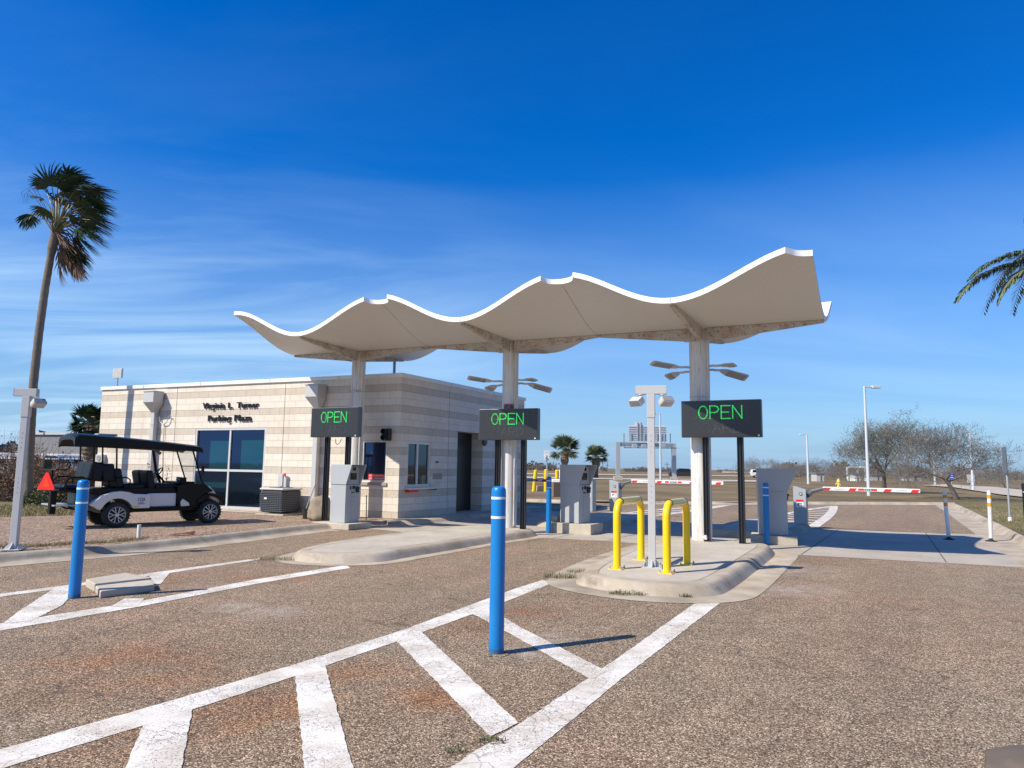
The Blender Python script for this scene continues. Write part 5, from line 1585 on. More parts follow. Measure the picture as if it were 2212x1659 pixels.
for _ in range(16000):
    t = random.random() ** 1.3; q = Vector(RK[2]).lerp(Vector(RK[7]), t); x = q.x + .3 + random.random() ** 1.2 * (4 + 14 * t); y = q.y + random.uniform(-1, 1) - .1 * (x - q.x)
    if x < 11.53 + (y - 16.36) * .53 + .35: continue
    d = Vector((random.uniform(-.5, .5), random.uniform(-.5, .5), 1)).normalized()
    blade(b, (x, y, .125), d, random.uniform(.03, .09), .006, .3, random.choice((0, 1, 1)))
tag(b.build('verge_grass_blades', [M['weed'], M['strawg']], fix=False), 'short mixed green and straw grass on the right verge', 'grass', kind='stuff')

def bare_tree(seed, H, spread, lean=(0, 0), leafy=0.0, depth=5, trunk_r=.16, fork=.33):
    rnd = random.Random(seed); tr = MB(); cr = MB(); nleaf = [0]
    def grow(p, d, L, r, lev):
        n = 4 if lev < 2 else 3
        pts = [p]; q = p.copy(); dd = d.copy(); rs = [r]
        for k in range(n):
            dd = (dd + Vector((rnd.gauss(0, .16), rnd.gauss(0, .16), rnd.gauss(0, .10) + (.10 if lev >= 2 else .02)))).normalized()
            q = q + dd * (L / n); pts.append(q.copy()); rs.append(max(.0075, r * (1 - .5 * (k + 1) / n)))
        (tr if lev < 2 else cr).tube(pts, rs, 7 if lev < 2 else 3, caps=False)
        if lev >= depth:
            if leafy and rnd.random() < leafy:
                for _ in range(3):
                    c = pts[-1] + Vector((rnd.gauss(0, .12), rnd.gauss(0, .12), rnd.gauss(0, .1)))
                    s = rnd.uniform(.03, .055); a = Vector((rnd.gauss(0, 1), rnd.gauss(0, 1), rnd.gauss(0, 1))).normalized(); e = a.orthogonal()
                    cr.add([tuple(c - a * s), tuple(c + e * s * .6), tuple(c + a * s), tuple(c - e * s * .6)], [(0, 1, 2, 3)], 1)
            return
        nb = {0: 6, 1: 6, 2: 6, 3: 5, 4: 4}.get(lev, 3)
        for k in range(nb):
            f = rnd.uniform(.45, 1) if lev else rnd.uniform(.75, 1)
            i = min(n - 1, int(f * n)); w = f * n - i; s = pts[i].lerp(pts[i + 1], min(1, w))
            an = 2 * PI * (k + rnd.random() * .7) / nb
            el = {0: rnd.uniform(.35, .95), 1: rnd.uniform(.2, 1.0)}.get(lev, rnd.uniform(.1, 1.1))
            ax = dd if lev else Vector((0, 0, 1)); o1 = ax.orthogonal().normalized(); o2 = ax.cross(o1)
            spreadv = (o1 * math.cos(an) + o2 * math.sin(an))
            nd = (spreadv * spread * math.cos(el * .8) + ax * math.sin(el) * (1.0 if lev else 1.1) + (Vector((0, 0, .12)) if lev > 1 else Vector())).normalized()
            ll = {0: H * .42, 1: H * .26, 2: H * .17, 3: H * .11, 4: H * .075}.get(lev, H * .05) * rnd.uniform(.7, 1.25)
            grow(s, nd, ll, rs[i] * ({0: .55, 1: .5}.get(lev, .5)), lev + 1)
    grow(Vector((0, 0, -.1)), Vector((lean[0], lean[1], 1)).normalized(), H * fork, trunk_r, 0)
    return tr, cr
def place_tree(meshes, loc, s, rz, label, group=None, tall=.85):
    o = thing('bare_tree', label, 'tree', loc, rz, group); o.scale = (s, s, s * tall)
    for nm, me in meshes:
        c = bpy.data.objects.new(nm, me); COL.objects.link(c); c.parent = o
    return o
TM = []
for (sd, H, sp, ln, lf, dp, tr_, fk_) in ((11, 6.0, 1.25, (-.30, 0), 0.0, 5, .20, .34), (5, 6.2, 1.0, (.12, 0), .5, 5, .2, .36), (23, 5.0, 1.1, (.05, .05), 0.0, 4, .14, .25)):
    tr, cr = bare_tree(sd, H, sp, ln, lf, dp, tr_, fk_)
    a = tr.build('trunk', M['bark'], smooth=True, fix=False); c = cr.build('crown', [M['twig'], M['leaf']], fix=False)
    TM.append([('trunk', a.data), ('crown', c.data)])
    for o in (a, c): COL.objects.unlink(o); bpy.data.objects.remove(o)
p = G(2070, 1079, .1); place_tree(TM[0], (p.x, p.y, .05), .93, R(10), 'wide bare grey tree with a leaning trunk behind the striped posts')
p = G(1908, 1062, .15); place_tree(TM[1], (p.x, p.y, .05), 1.0, R(40), 'tall grey tree with sparse green leaves right of the nearest street lamp', None, .88)
fars = [(1612, 1028, 'small bare tree left of the rightmost pay machine top', 2, .75, 1), (1652, 1029, 'second small bare tree left of the rightmost pay machine top', 2, .9, 3), (1690, 1030, 'low brownish bare tree above the rightmost pay machine', 2, .7, 2), (1728, 1032, 'bare tree left of the far street lamp by the pale hut', 2, .75, 5), (1775, 1033, 'round bare tree right of the far street lamp', 2, .95, 4),
        (1812, 1036, 'bare tree before the white entrance frame', 2, .7, 6), (1850, 1042, 'dark bare tree left of the tall leafy grey tree', 2, .85, 1), (1945, 1044, 'bare tree glimpsed between the two big trees', 2, .95, 2), (1985, 1046, 'low spreading tree behind the wide bare tree', 2, .9, 3), (2130, 1050, 'bare bush-like tree right of the wide bare tree', 2, .75, 0), (2172, 1052, 'bare tree behind the edge-on sign pole', 2, .8, 4), (2204, 1054, 'brownish bare tree at the right edge of the photo', 2, .9, 5)]
for u, v, lab, ti, s, rr in fars:
    p = G(u, v, .2); place_tree(TM[ti], (p.x, p.y, .05), s * (p.y / 82.0) * .74, rr, lab, 'bare trees beyond the lawn')

def fan_leaf(b, H, a, L, n, spread, bend, wind, rnd, mi=0, w=.022):
    a = a.normalized(); s = a.cross(Vector((0, 0, 1)))
    if s.length < .05: s = Vector((1, 0, 0))
    s.normalize(); s = (s + Vector((rnd.gauss(0, .3), rnd.gauss(0, .3), rnd.gauss(0, .3)))).normalized()
    s = (s - a * s.dot(a)).normalized()
    nrm = a.cross(s)
    for k in range(n):
        an = (-1 + 2 * k / (n - 1)) * spread
        d = (a * math.cos(an) + s * math.sin(an)).normalized()
        l = L * (.75 + .25 * math.cos(an * .8)) * rnd.uniform(.85, 1.05)
        side = d.cross(nrm).normalized()
        p = H.copy(); q = [p]
        for j in range(4):
            f = (j + 1) / 4
            d = (d + (wind * .25 + Vector((0, 0, -bend)) * .28) * f + Vector((rnd.gauss(0, .04), rnd.gauss(0, .04), rnd.gauss(0, .04)))).normalized()
            p = p + d * l / 4; q.append(p)
        ws = [w * .4, w, w * .9, w * .55, .002]
        vs = []
        for j, pp in enumerate(q): vs += [tuple(pp - side * ws[j]), tuple(pp + side * ws[j])]
        b.add(vs, [(2 * j, 2 * j + 1, 2 * j + 3, 2 * j + 2) for j in range(4)], mi)
# tall wind-blown palm at the left
rnd = random.Random(4)
YP = 23.9
path = [at(u, v, YP) for u, v in ((60, 1095), (63, 1000), (66, 930), (72, 830), (84, 720), (98, 620), (112, 540), (120, 500))]
path[0].z = .1
palm = thing('wind_blown_palm', 'tall palm with a bent trunk and wind-blown crown at the left edge', 'palm tree', path[0])
loc0 = Vector(path[0])
b = MB(); pts = []; rs = []
for i in range(len(path) - 1):
    for k in range(8):
        f = k / 8; pts.append(path[i].lerp(path[i + 1], f) - loc0)
        rs.append((.150 - .045 * (i + f) / 7) * (1 + .06 * (k % 2)) * (1.0 if i < 6 else 1.3))
b.tube(pts, rs, 16); b.build('trunk', M['palmtrunk'], palm, smooth=True, auto=80)
crown = path[-1] - loc0
wind = Vector((1.0, .15, -.1))
cl = MB(); cp_ = MB(); cdd = MB()
def pt(u, v, dy=0): return at(u, v, YP + dy) - loc0
leaves = []
for (u, v, dy, ax, ay) in ((150, 383, .3, .9, .4), (170, 400, -.4, 1, .25), (130, 392, .5, .6, .8), (112, 402, -.3, .1, .7), (98, 408, .3, -.2, .5), (185, 425, .2, 1, .05), (195, 440, -.5, 1, 0), (180, 447, -.6, 1, -.1), (200, 470, .3, 1, -.2), (188, 480, -.3, 1, -.25),
                           (190, 505, .2, .9, -.5), (180, 520, -.3, .7, -.7), (170, 495, -.5, .9, -.4), (160, 540, 0, .5, -1), (170, 530, .4, .6, -.9), (95, 430, .6, -.5, .2), (100, 452, -.5, -.8, -.1), (75, 462, 0, -.8, -.5), (60, 462, .2, -.3, -.9), (140, 410, .8, .5, .3), (165, 450, .8, .9, 0), (150, 470, -.8, .9, -.3), (175, 465, .9, 1, -.2), (208, 455, 0, 1, -.1), (150, 430, .2, .7, .2),
                           (120, 420, .4, .3, .3), (205, 490, .5, .8, -.4), (195, 410, .4, 1, .2), (110, 425, -.2, -.3, .3), (185, 455, -.2, .9, 0), (175, 485, .6, .9, -.3), (160, 415, -.7, .9, .2), (140, 395, -.2, .8, .5), (165, 510, -.2, .6, -.6), (150, 490, .5, .8, -.4), (200, 440, .7, 1, .1), (178, 410, .6, 1, .3), (130, 440, .9, .5, .1), (186, 498, -.8, .8, -.5), (172, 545, .2, .5, -1), (125, 405, -.6, .5, .6), (72, 475, .5, -.6, -.7), (195, 475, -.9, 1, -.2)):
    H_ = pt(u, v, dy); a = Vector((ax, rnd.uniform(-.5, .5), ay)).normalized()
    mid = (crown + H_) / 2 + Vector((0, 0, .25))
    cp_.tube([crown + Vector((rnd.uniform(-.1, .1), 0, rnd.uniform(-.1, .2))), mid, H_], [.03, .02, .014], 5)
    left_ = u < 105
    fan_leaf(cl, H_, a, rnd.uniform(.80, 1.0) if not left_ else .6, 32, 1.5 if not left_ else 1.2, .55 if not left_ else .9, wind * (.9 if not left_ else .1), rnd, 0, .030)
for k in range(30):
    H_ = pt(rnd.uniform(128, 168), rnd.uniform(505, 575), rnd.uniform(-.4, .4)); a = Vector((rnd.uniform(.1, .7), rnd.uniform(-.3, .3), -1)).normalized()
    cdd.tube([crown, H_], [.02, .012], 5)
    fan_leaf(cdd, H_, a, rnd.uniform(.6, .95), 14, .45, .5, wind * .5, rnd, 0, .022)
for k in range(3):
    q0 = crown + Vector((-.1, 0, .3)); q1 = pt(75 - k * 6, 400 + k * 5); q2 = pt(46 + k * 6, 415 + k * 6); q3 = pt(52 + k * 5, 440)
    cp_.tube([q0, q1, q2, q3], [.01, .01, .008, .004], 4)
cl.build('fronds', M['frond'], palm, fix=False); cp_.build('petioles', M['petiole'], palm, fix=False); cdd.build('dead_fronds', M['deadfrond'], palm, fix=False)

def cabbage_palm(seed, H, cr_, trunk_r, label, loc, boots=True, wind_=Vector((.2, 0, 0)), lmat='frondl', group=None, n=70):
    rnd = random.Random(seed)
    o = thing('fan_palm', label, 'palm tree', loc, 0, group)
    b = MB(); pts = []; rs = []
    N_ = 30
    for k in range(N_ + 1):
        f = k / N_; pts.append((0.04 * math.sin(f * 3) * H * .2, 0, f * (H - cr_ * .5)))
        bt = 1.0 + (.75 * max(0, min(1, (f - .45) / .15)) * (1 - .4 * max(0, (f - .7) / .3)) if boots else 0)
        rs.append(trunk_r * bt * (1 + .12 * (k % 2)) * (1.3 if f < .05 else 1))
    b.tube(pts, rs, 12); b.build('trunk', M['boots'], o)
    c = Vector(pts[-1]); fb = MB(); pb = MB()
    for k in range(n):
        az = rnd.uniform(0, 2 * PI); el = rnd.uniform(-.45, 1.35)
        d = Vector((math.cos(az) * math.cos(el), math.sin(az) * math.cos(el), math.sin(el)))
        H_ = c + d * cr_ * rnd.uniform(.45, .62)
        pb.tube([c, H_], [.02, .012], 3)
        fan_leaf(fb, H_, (d + wind_ * .4), cr_ * rnd.uniform(.42, .55), 15, 1.4, .35, wind_, rnd, 0, .035 * cr_)
    fb.build('fronds', M[lmat], o, fix=False); pb.build('petioles', M['petiole'], o, fix=False)
    return o
pA = at(1219, 1030, 108); cabbage_palm(2, zat(1219, 949, 108) - .6, 2.7, .33, 'green fan palm with a shaggy trunk rising behind the middle pay machine', (pA.x, pA.y, .2))
pB = at(1287, 1032, 110); cabbage_palm(8, zat(1287, 967, 110) - .6, 2.1, .33, 'smaller green fan palm right of the middle pay machine', (pB.x, pB.y, .2))
pC = at(190, 1010, 38); cabbage_palm(5, zat(190, 893, 38) - .1, 1.25, .22, 'dark palm with a shaggy trunk behind the golf cart roof', (pC.x, pC.y, .1), lmat='frond', wind_=Vector((.7, 0, -.1)))
pD = at(207, 1000, 41); cabbage_palm(6, zat(207, 905, 41) - .1, 1.2, .2, 'dark palm half hidden by the left end of the building', (pD.x, pD.y, .1), lmat='frond', wind_=Vector((.7, 0, -.1)))

# date palm reaching in from the right
YD = 14.0
dp0 = at(2330, 1250, YD); dp0.z = .1
date = thing('feather_palm', 'arching feather palm fronds reaching in from the right edge', 'palm tree', dp0)
ctr = at(2345, 560, YD) - dp0
b = MB(); b.tube([(0, 0, 0), (.1, 0, ctr.z * .5), tuple(ctr)], [.22, .18, .2], 14); b.build('trunk', M['boots'], date)
fb = MB(); pb = MB(); rnd = random.Random(3)
def bez(P, n):
    out = []
    for k in range(n + 1):
        t = k / n; q = [Vector(p) for p in P]
        while len(q) > 1: q = [q[i].lerp(q[i + 1], t) for i in range(len(q) - 1)]
        out.append(q[0])
    return out
def feather(P, L, nleaf=80, droop=.5, seed=0):
    pts = bez(P, nleaf)
    pb.tube(pts[::4], [.022 - .018 * k / (len(pts[::4]) - 1) for k in range(len(pts[::4]))], 5)
    for i in range(6, nleaf):
        t = (pts[i] - pts[i - 1]).normalized(); s = t.cross(Vector((0, 0, 1))).normalized(); f = i / nleaf
        for sg in (-1, 1):
            for rep in range(3):
                d = (t * .62 + s * sg * rnd.uniform(.45, .8) + Vector((0, 0, rnd.uniform(-droop, .18)))).normalized()
                l = L * (.5 + .5 * math.sin(PI * min(1, f * .9 + .12))) * rnd.uniform(.8, 1.05) * (1.0 if f < .9 else .75)
                side = d.cross(Vector((0, 0, 1))).normalized()
                p0 = pts[i]; p1 = p0 + d * l * .5; p2 = p1 + (d + Vector((0, 0, -.35))).normalized() * l * .5; w = .014
                fb.add([tuple(p0), tuple(p1 - side * w), tuple(p1 + side * w), tuple(p2)], [(0, 1, 3, 2)] if False else [(0, 1, 2), (1, 3, 2)], 0)
def dpt(u, v, dy=0): return at(u, v, YD + dy) - dp0
feather([ctr, dpt(2260, 520, -.2), dpt(2150, 540, -.1), dpt(2094, 602, 0)], .34, 100, .35)
feather([ctr, dpt(2260, 560, .1), dpt(2120, 550, .2), dpt(2066, 650, .2)], .38, 110, .5)
feather([ctr, dpt(2270, 570, -.6), dpt(2180, 560, -.5), dpt(2156, 655, -.4)], .36, 90, .5)
feather([ctr, dpt(2300, 470, -.6), dpt(2230, 400, -.5), dpt(2212, 485, -.4)], .25, 60, .6)
for k in range(14):
    a = R(-70 + 200 * k / 13); d = Vector((math.cos(a), math.sin(a), 0))
    if d.x < -.2: continue
    feather([ctr, ctr + d * 1.0 + Vector((0, 0, .9)), ctr + d * 2.0 + Vector((0, 0, .6)), ctr + d * 2.6 + Vector((0, 0, -.6))], .34, 50, .5)
fb.build('fronds', M['frondl'], date, fix=False); pb.build('midribs', M['petiole'], date, fix=False)

# brown shrubs at the left fence
def shrub(loc, w, d, h, n, seed, label, leafm='dryleaf', nl=9, name='dry_shrub'):
    rnd = random.Random(seed); o = thing(name, label, 'shrub', loc, 0, 'dry shrubs along the fence')
    st_ = MB(); lf = MB()
    for _ in range(n):
        x, y = rnd.uniform(-w, w) * .8, rnd.uniform(-d, d)
        hh = h * (rnd.uniform(.45, 1.0) if rnd.random() < .93 else rnd.uniform(1.1, 1.45)) * (1 - .25 * abs(x / w)); p = Vector((x, y, 0)); dd = Vector((rnd.gauss(0, .25), rnd.gauss(0, .2), 1)).normalized(); q = [p]
        for k in range(4):
            dd = (dd + Vector((rnd.gauss(0, .18), rnd.gauss(0, .18), .05))).normalized(); p = p + dd * hh / 4; q.append(p)
        st_.tube(q, [.012, .010, .008, .006, .003], 3, caps=False)
        for _k in range(nl):
            f = rnd.uniform(.1, 1); i = min(3, int(f * 4)); c = q[i].lerp(q[i + 1], f * 4 - i) + Vector((rnd.gauss(0, .07), rnd.gauss(0, .07), rnd.gauss(0, .05)))
            s = rnd.uniform(.02, .05); a = Vector((rnd.gauss(0, 1), rnd.gauss(0, 1), rnd.gauss(0, 1))).normalized(); e = a.orthogonal()
            lf.add([tuple(c - a * s), tuple(c + e * s * .5), tuple(c + a * s), tuple(c - e * s * .5)], [(0, 1, 2, 3)])
    st_.build('stems', M['drystem'], o, fix=False); lf.build('leaves', M[leafm], o, fix=False)
    return o
for (u, v, w, h, n, lm, lab) in ((8, 1083, 1.2, 2.2, 420, 'dryleaf', 'dense brown shrub at the left edge of the photo behind the lamp post'), (70, 1086, 1.1, 1.9, 420, 'dryleaf', 'brown shrub right of the lamp post with tall bare sprigs'), (118, 1080, 1.0, 1.75, 380, 'dryleaf', 'brown shrub behind the red warning triangle'), (162, 1078, 1.0, 1.55, 360, 'dryleaf', 'low brown shrub behind the rear bench of the cart'),
                             (205, 1076, .9, 1.3, 240, 'dryleaf', 'low brown shrub behind the rear wheel of the cart')):
    p = G(u, v - 3, .13); shrub((p.x, p.y, .12), w, .5, h, n, int(u) + 3, lab, lm)
p = G(88, 1093, .13); shrub((p.x, p.y, .12), .6, .3, .62, 240, 77, 'bright green weedy bush low in front of the brown shrubs', 'weed', 14, 'green_bush')
for s_, h_, lab in ((9.2, 1.15, 'thin brown twiggy shrub against the wall behind the cart seats'), (10.9, .9, 'thin brown twiggy shrub against the wall left of the downpipe')):
    q = on_wall(s_, .45); shrub((q.x, q.y, .12), .8, .2, h_ * 1.2, 60, int(s_ * 10), lab, 'dryleaf', 7)
q = on_wall(9.2, .9); shrub((q.x, q.y, .12), 1.6, .25, .28, 420, 5, 'low green weeds at the wall foot seen under the cart', 'weed', 12, 'green_bush')

# picket fence behind the shrubs
F0 = G(-200, 1075, .12); F1 = at(207, 1060, 30)
f0, f1 = Vector((-24, 23.5)), Vector((F1.x, 29.0)); fd = (f1 - f0); fl_ = fd.length; fd.normalize()
fence = thing('picket_fence', 'black metal picket fence behind the brown shrubs', 'fence', (f0.x, f0.y, .1), math.atan2(fd.y, fd.x))
b = MB(); x = 0
while x < fl_: b.box((x, 0, .85), (.022, .022, 1.6)); x += .13
b.build('pickets', M['blackm'], fence)
b = MB()
for z in (.25, 1.45): b.box((fl_ / 2, 0, z), (fl_, .04, .04))
b.build('rail', M['blackm'], fence)
b = MB(); x = 0
while x < fl_ + 1: b.box((x, 0, .88), (.07, .07, 1.76)); x += 2.4
b.build('fence_posts', M['blackm'], fence)

# ------------------------------------------------------------------ far things
def vehicle(loc, rz, label, mat, kind='sedan', s=1.0, group=None):
    o = thing('parked_car' if kind != 'van' else 'white_van', label, 'car' if kind != 'van' else 'van', loc, rz, group); o.scale = (s, s, s)
    if kind == 'sedan':
        prof = [(-2.2, .35), (2.2, .35), (2.25, .62), (2.1, .78), (1.15, .90), (.55, 1.38), (-.75, 1.42), (-1.5, 1.02), (-2.15, .95), (-2.28, .6)]
        win = [(1.0, .93), (.52, 1.32), (-.72, 1.36), (-1.35, 1.0)]
    elif kind == 'suv':
        prof = [(-2.2, .4), (2.2, .4), (2.25, .8), (2.1, .98), (1.2, 1.08), (.7, 1.65), (-2.0, 1.70), (-2.25, 1.1)]
        win = [(1.05, 1.12), (.66, 1.58), (-1.9, 1.62), (-2.05, 1.14)]
    else:
        prof = [(-2.6, .4), (2.5, .4), (2.6, .8), (2.45, 1.1), (1.9, 1.25), (1.35, 1.95), (-2.55, 2.05), (-2.65, 1.2)]
        win = [(1.8, 1.28), (1.33, 1.85), (.5, 1.88), (.5, 1.28)]
    b = MB(); b.prism(prof, -.88, .88, 'y'); b.build('body', mat, o, bevel=.06, seg=3)
    b = MB(); b.prism(win, -.892, .892, 'y'); b.build('side_windows', M['winglass2'], o)
    for x in (-1.4, 1.4):
        for y in (-.8, .8):
            b = MB(); b.lathe([(.32, -.1), (.33, -.08), (.33, .08), (.32, .1)], 18, M=Matrix.Translation(Vector((x, y, .33))) @ Matrix.Rotation(PI / 2, 4, 'X')); w = b.build('wheel', M['tyre'], o)
            b = MB(); b.lathe([(.19, -.105), (.19, .105)], 12, M=Matrix.Translation(Vector((x, y, .33))) @ Matrix.Rotation(PI / 2, 4, 'X')); b.build('rim', M['rim'], w)
    return o
p = at(1479, 1032, 104); vehicle((p.x, p.y, .35), R(-5), 'dark car driving past behind the right leg of the sign gantry', M['blackm'])
p = at(1646, 1028, 150); vehicle((p.x, p.y, .1), R(-8), 'small white car far off, just left of the top of the rightmost pay machine', M['cart'], 'suv')
for i, (u, Y, k, lab) in enumerate(((30, 52, 'suv', 'white vehicle glimpsed through shrubs at the left edge behind the fence'), (88, 56, 'van', 'white van glimpsed through the shrubs right of the palm trunk'), (128, 54, 'suv', 'white vehicle glimpsed above the fence left of the cart roof end'), (164, 58, 'van', 'white van glimpsed behind the fence under the cart roof'), (204, 56, 'suv', 'white vehicle glimpsed at the left end of the building'))):
    p = at(u, 1010, Y); vehicle((p.x, p.y, .1), R(10 + 5 * i), lab, M['cart'], k, 1.0, 'white vehicles behind the fence')
p0, p1 = at(-30, 1000, 85), at(222, 1000, 80)
b = MB(); ang = math.atan2(p1.y - p0.y, p1.x - p0.x); mid = (p0 + p1) / 2; L = (p1 - p0).length
wh = thing('warehouse', 'low grey warehouse behind the shrubs and the cart', 'building', (mid.x + 3, mid.y, 0), ang)
b.box((0, 4, 2.3), (L * .72, 8, 4.6)); b.build('wall', M['warehouse'], wh)
b = MB(); b.box((0, 4, 4.7), (L * .72 + .4, 8.4, .25)); b.build('roof', M['lamp'], wh)
b = MB()
for k in range(4): b.box((-L * .25 + k * L * .16, -.05, 1.2), (2.4, .08, 2.4))
b.build('dock_door', M['lamp'], wh)
# lattice tower far left
p = at(100, 1000, 260); tw = thing('radio_mast', 'thin lattice radio mast above the shrubs at the far left', 'mast', (p.x, p.y, 0))
b = MB(); hh = zat(100, 935, 260)
for dx in (-.5, .5): b.tube([(dx, 0, 0), (dx * .4, 0, hh)], .06, 4)
for k in range(12): b.tube([((-1) ** k * .45, 0, hh * k / 12), ((-1) ** (k + 1) * .45, 0, hh * (k + 1) / 12)], .05, 3)
b.build('lattice', M['gal'], tw)

# sign gantry
YG = 96
a0, a1 = at(1335, 1040, YG), at(1456, 1037, YG + 2); zt = zat(1395, 956, YG)
gn = thing('sign_gantry', 'galvanised sign gantry on two square legs, seen from behind', 'sign gantry')
for q in (a0, a1):
    b = MB(); b.box((q.x, q.y, zt / 2), (.55, .55, zt)); lg = b.build('leg', M['gal'], gn)
    b = MB(); b.box((q.x, q.y, .35), (1.1, 1.1, .5)); b.build('footing', M['slab'], lg)
b = MB(); m_ = (a0 + a1) / 2; b.box((m_.x, m_.y, zt - .27), ((a1 - a0).length, .5, .52), math.atan2(a1.y - a0.y, a1.x - a0.x)); b.build('cross_beam', M['gal'], gn)
b = MB(); b.tube([(at(1348, 967, YG - 1.5)), (at(1462, 968, YG - 1.5))], .07, 6)
for u in (1348, 1362, 1378, 1394, 1410, 1426, 1450): b.tube([at(u, 967, YG - 1.5), at(u, 960, YG)], .05, 5)
b.build('lighting_walkway', M['machined'], gn)
for u in (1371, 1391, 1432):
    b = MB(); q = at(u, 964, YG - 1.6); b.box(tuple(q), (.7, .5, .5)); b.build('sign_lamp', M['gal'], gn, bevel=.05)
z0, z1 = zat(1397, 953.5, YG), zat(1397, 919, YG); x0, x1 = at(1357, 935, YG).x, at(1438, 935, YG).x
b = MB(); b.box(((x0 + x1) / 2, YG - .3, (z0 + z1) / 2), (x1 - x0, .06, z1 - z0))
xa, xb = at(1370, 915, YG).x, at(1386, 915, YG).x; z2 = zat(1397, 912, YG); b.box(((xa + xb) / 2, YG - .3, (z1 + z2) / 2), (xb - xa, .06, z2 - z1))
pn = b.build('sign_panel', pm('panel_back', (.62, .64, .65), .5), gn)
b = MB(); k = 0; z = z0 + .1
while z < z1: b.box(((x0 + x1) / 2, YG - .36, z), (x1 - x0, .08, .10)); z += .3
for u in (1362, 1376, 1383, 1391, 1405, 1418, 1427, 1434): b.box((at(u, 940, YG).x, YG - .45, z0 + (.4 if u not in (1376, 1383) else 1.3)), (.09, .1, 1.3 if u not in (1376, 1383) else 2.6))
b.build('rib', M['gal'], pn)
b = MB()
for u in (1348, 1448): b.tube([at(u, 956, YG), at(u, 936, YG)], .06, 5)
b.build('upright', M['machined'], gn, sep=True)

def street_lamp(u, v, ut, vt, side, label, Yb=None, r=.09, z=.1):
    p = G(u, v, z) if Yb is None else at(u, v, Yb); top = at(ut, vt, p.y)
    o = thing('street_lamp', label, 'street lamp', (p.x, p.y, z), 0, 'tall pale street lamps')
    H_ = top.z - z
    b = MB(); b.tube([(0, 0, 0), (0, 0, H_ * .5), (0, 0, H_)], [r * 1.3, r, r * .75], 10); b.build('pole', M['polew'], o, smooth=True)
    sc_ = H_ / 8.0
    b = MB(); b.box((side * .5 * sc_, 0, H_ - .05), (1.0 * sc_, .12 * sc_, .12 * sc_)); b.box((side * .85 * sc_, 0, H_ - .05), (.6 * sc_, .35 * sc_, .2 * sc_)); b.build('lamp_head', M['polew'], o, bevel=.02)
    return o
street_lamp(1877, 1071, 1868, 834, 1, 'tallest pale street lamp, behind the right barrier arm')
street_lamp(1746, 1037, 1744, 938, -1, 'thin pale street lamp between the small bare trees', 86, .12)
street_lamp(1427, 1038, 1424, 893, -1, 'thin pale street lamp seen beside the grey lamp post, before the gantry', 80, .10)
street_lamp(2102, 1056, 2099, 935, 1, 'thin pale street lamp behind the wide bare tree', 66, .10)
street_lamp(2020, 1044, 2019, 985, -1, 'short pale street lamp between the two big trees', 95, .12)
# sign poles
def pole_sign(name, label, base, H_, r, plates, lean=(0, 0), mat='gal'):
    o = thing(name, label, 'sign', base); b = MB(); b.tube([(0, 0, 0), (lean[0] * H_, lean[1] * H_, H_)], r, 8); b.build('pole', M[mat], o, smooth=True)
    for (c, sz, m_, rz) in plates:
        b = MB(); b.box(c, sz, rz); b.build('sign_plate', m_, o, bevel=.004)
    return o
p = at(1185, 1040, 40); H_ = zat(1180, 974, 40) - .1
o = pole_sign('handicap_sign', 'small white disabled-parking sign on a leaning pole above the middle blue bollard', (p.x, p.y, .1), H_, .035, [((-.12, -.05, H_ - .25), (.30, .02, .52), M['white'], 0)], (-.06, 0))
b = MB(); b.lathe([(.03, 0), (.03, .01)], 10, M=Matrix.Translation(Vector((-.11, -.065, H_ - .28))) @ Matrix.Rotation(PI / 2, 4, 'X')); b.tube([(-.12, -.07, H_ - .32), (-.11, -.07, H_ - .40), (-.06, -.07, H_ - .42), (-.04, -.07, H_ - .47)], .016, 6); b.tube([(-.10 + .075 * math.cos(a), -.07, H_ - .42 + .065 * math.sin(a)) for a in [R(100) + R(260) * k / 12 for k in range(13)]], .012, 5); b.build('wheelchair_symbol', M['textblue'], kids(o)[1])
b = MB(); b.box((-.12, -.062, H_ - .06), (.2, .004, .02)); b.box((-.12, -.062, H_ - .11), (.2, .004, .02)); b.build('sign_lines', M['lamp'], kids(o)[1])
p = G(2182, 1126, .12); tq = at(2171, 966, p.y)
o = pole_sign('edge_on_sign', 'grey metal sign pole on the right verge, its sign plate seen edge-on', (p.x, p.y, .12), tq.z - .12, .03, [((-.06, 0, tq.z - .12 - .42), (.025, .35, .85), M['machined'], R(-20))], ((tq.x - p.x) / (tq.z), 0))
b = MB(); b.lathe([(.06, 0), (.055, .12), (.04, .13)], 12); b.build('pole_sleeve', M['white'], o)
p = at(2056, 1048, 78); pole_sign('blue_sign', 'small blue road sign right of the wide bare tree trunk', (p.x, p.y, .1), zat(2056, 1022, 78), .04, [((0, -.08, zat(2056, 1029, 78) - .0), (.55, .04, .66), M['bluesign'], 0)])
b = MB(); q = at(2056, 1029, 77.8); b.box((q.x, q.y - .0, q.z + .1), (.2, .02, .08)); b.box((q.x, q.y, q.z - .12), (.36, .02, .06)); b.build('arrow_mark', M['white'], [o for o in COL.objects if o.name.startswith('blue_sign')][0]).matrix_parent_inverse = Matrix.Translation(-Vector((p.x, p.y, .1)))
p = at(2097, 1050, 72); pole_sign('box_sign', 'small white sign left of the street lamp behind the wide bare tree', (p.x, p.y, .1), zat(2097, 1030, 72), .04, [((0, -.06, zat(2097, 1036, 72)), (.75, .04, .8), M['palewall'], 0)])
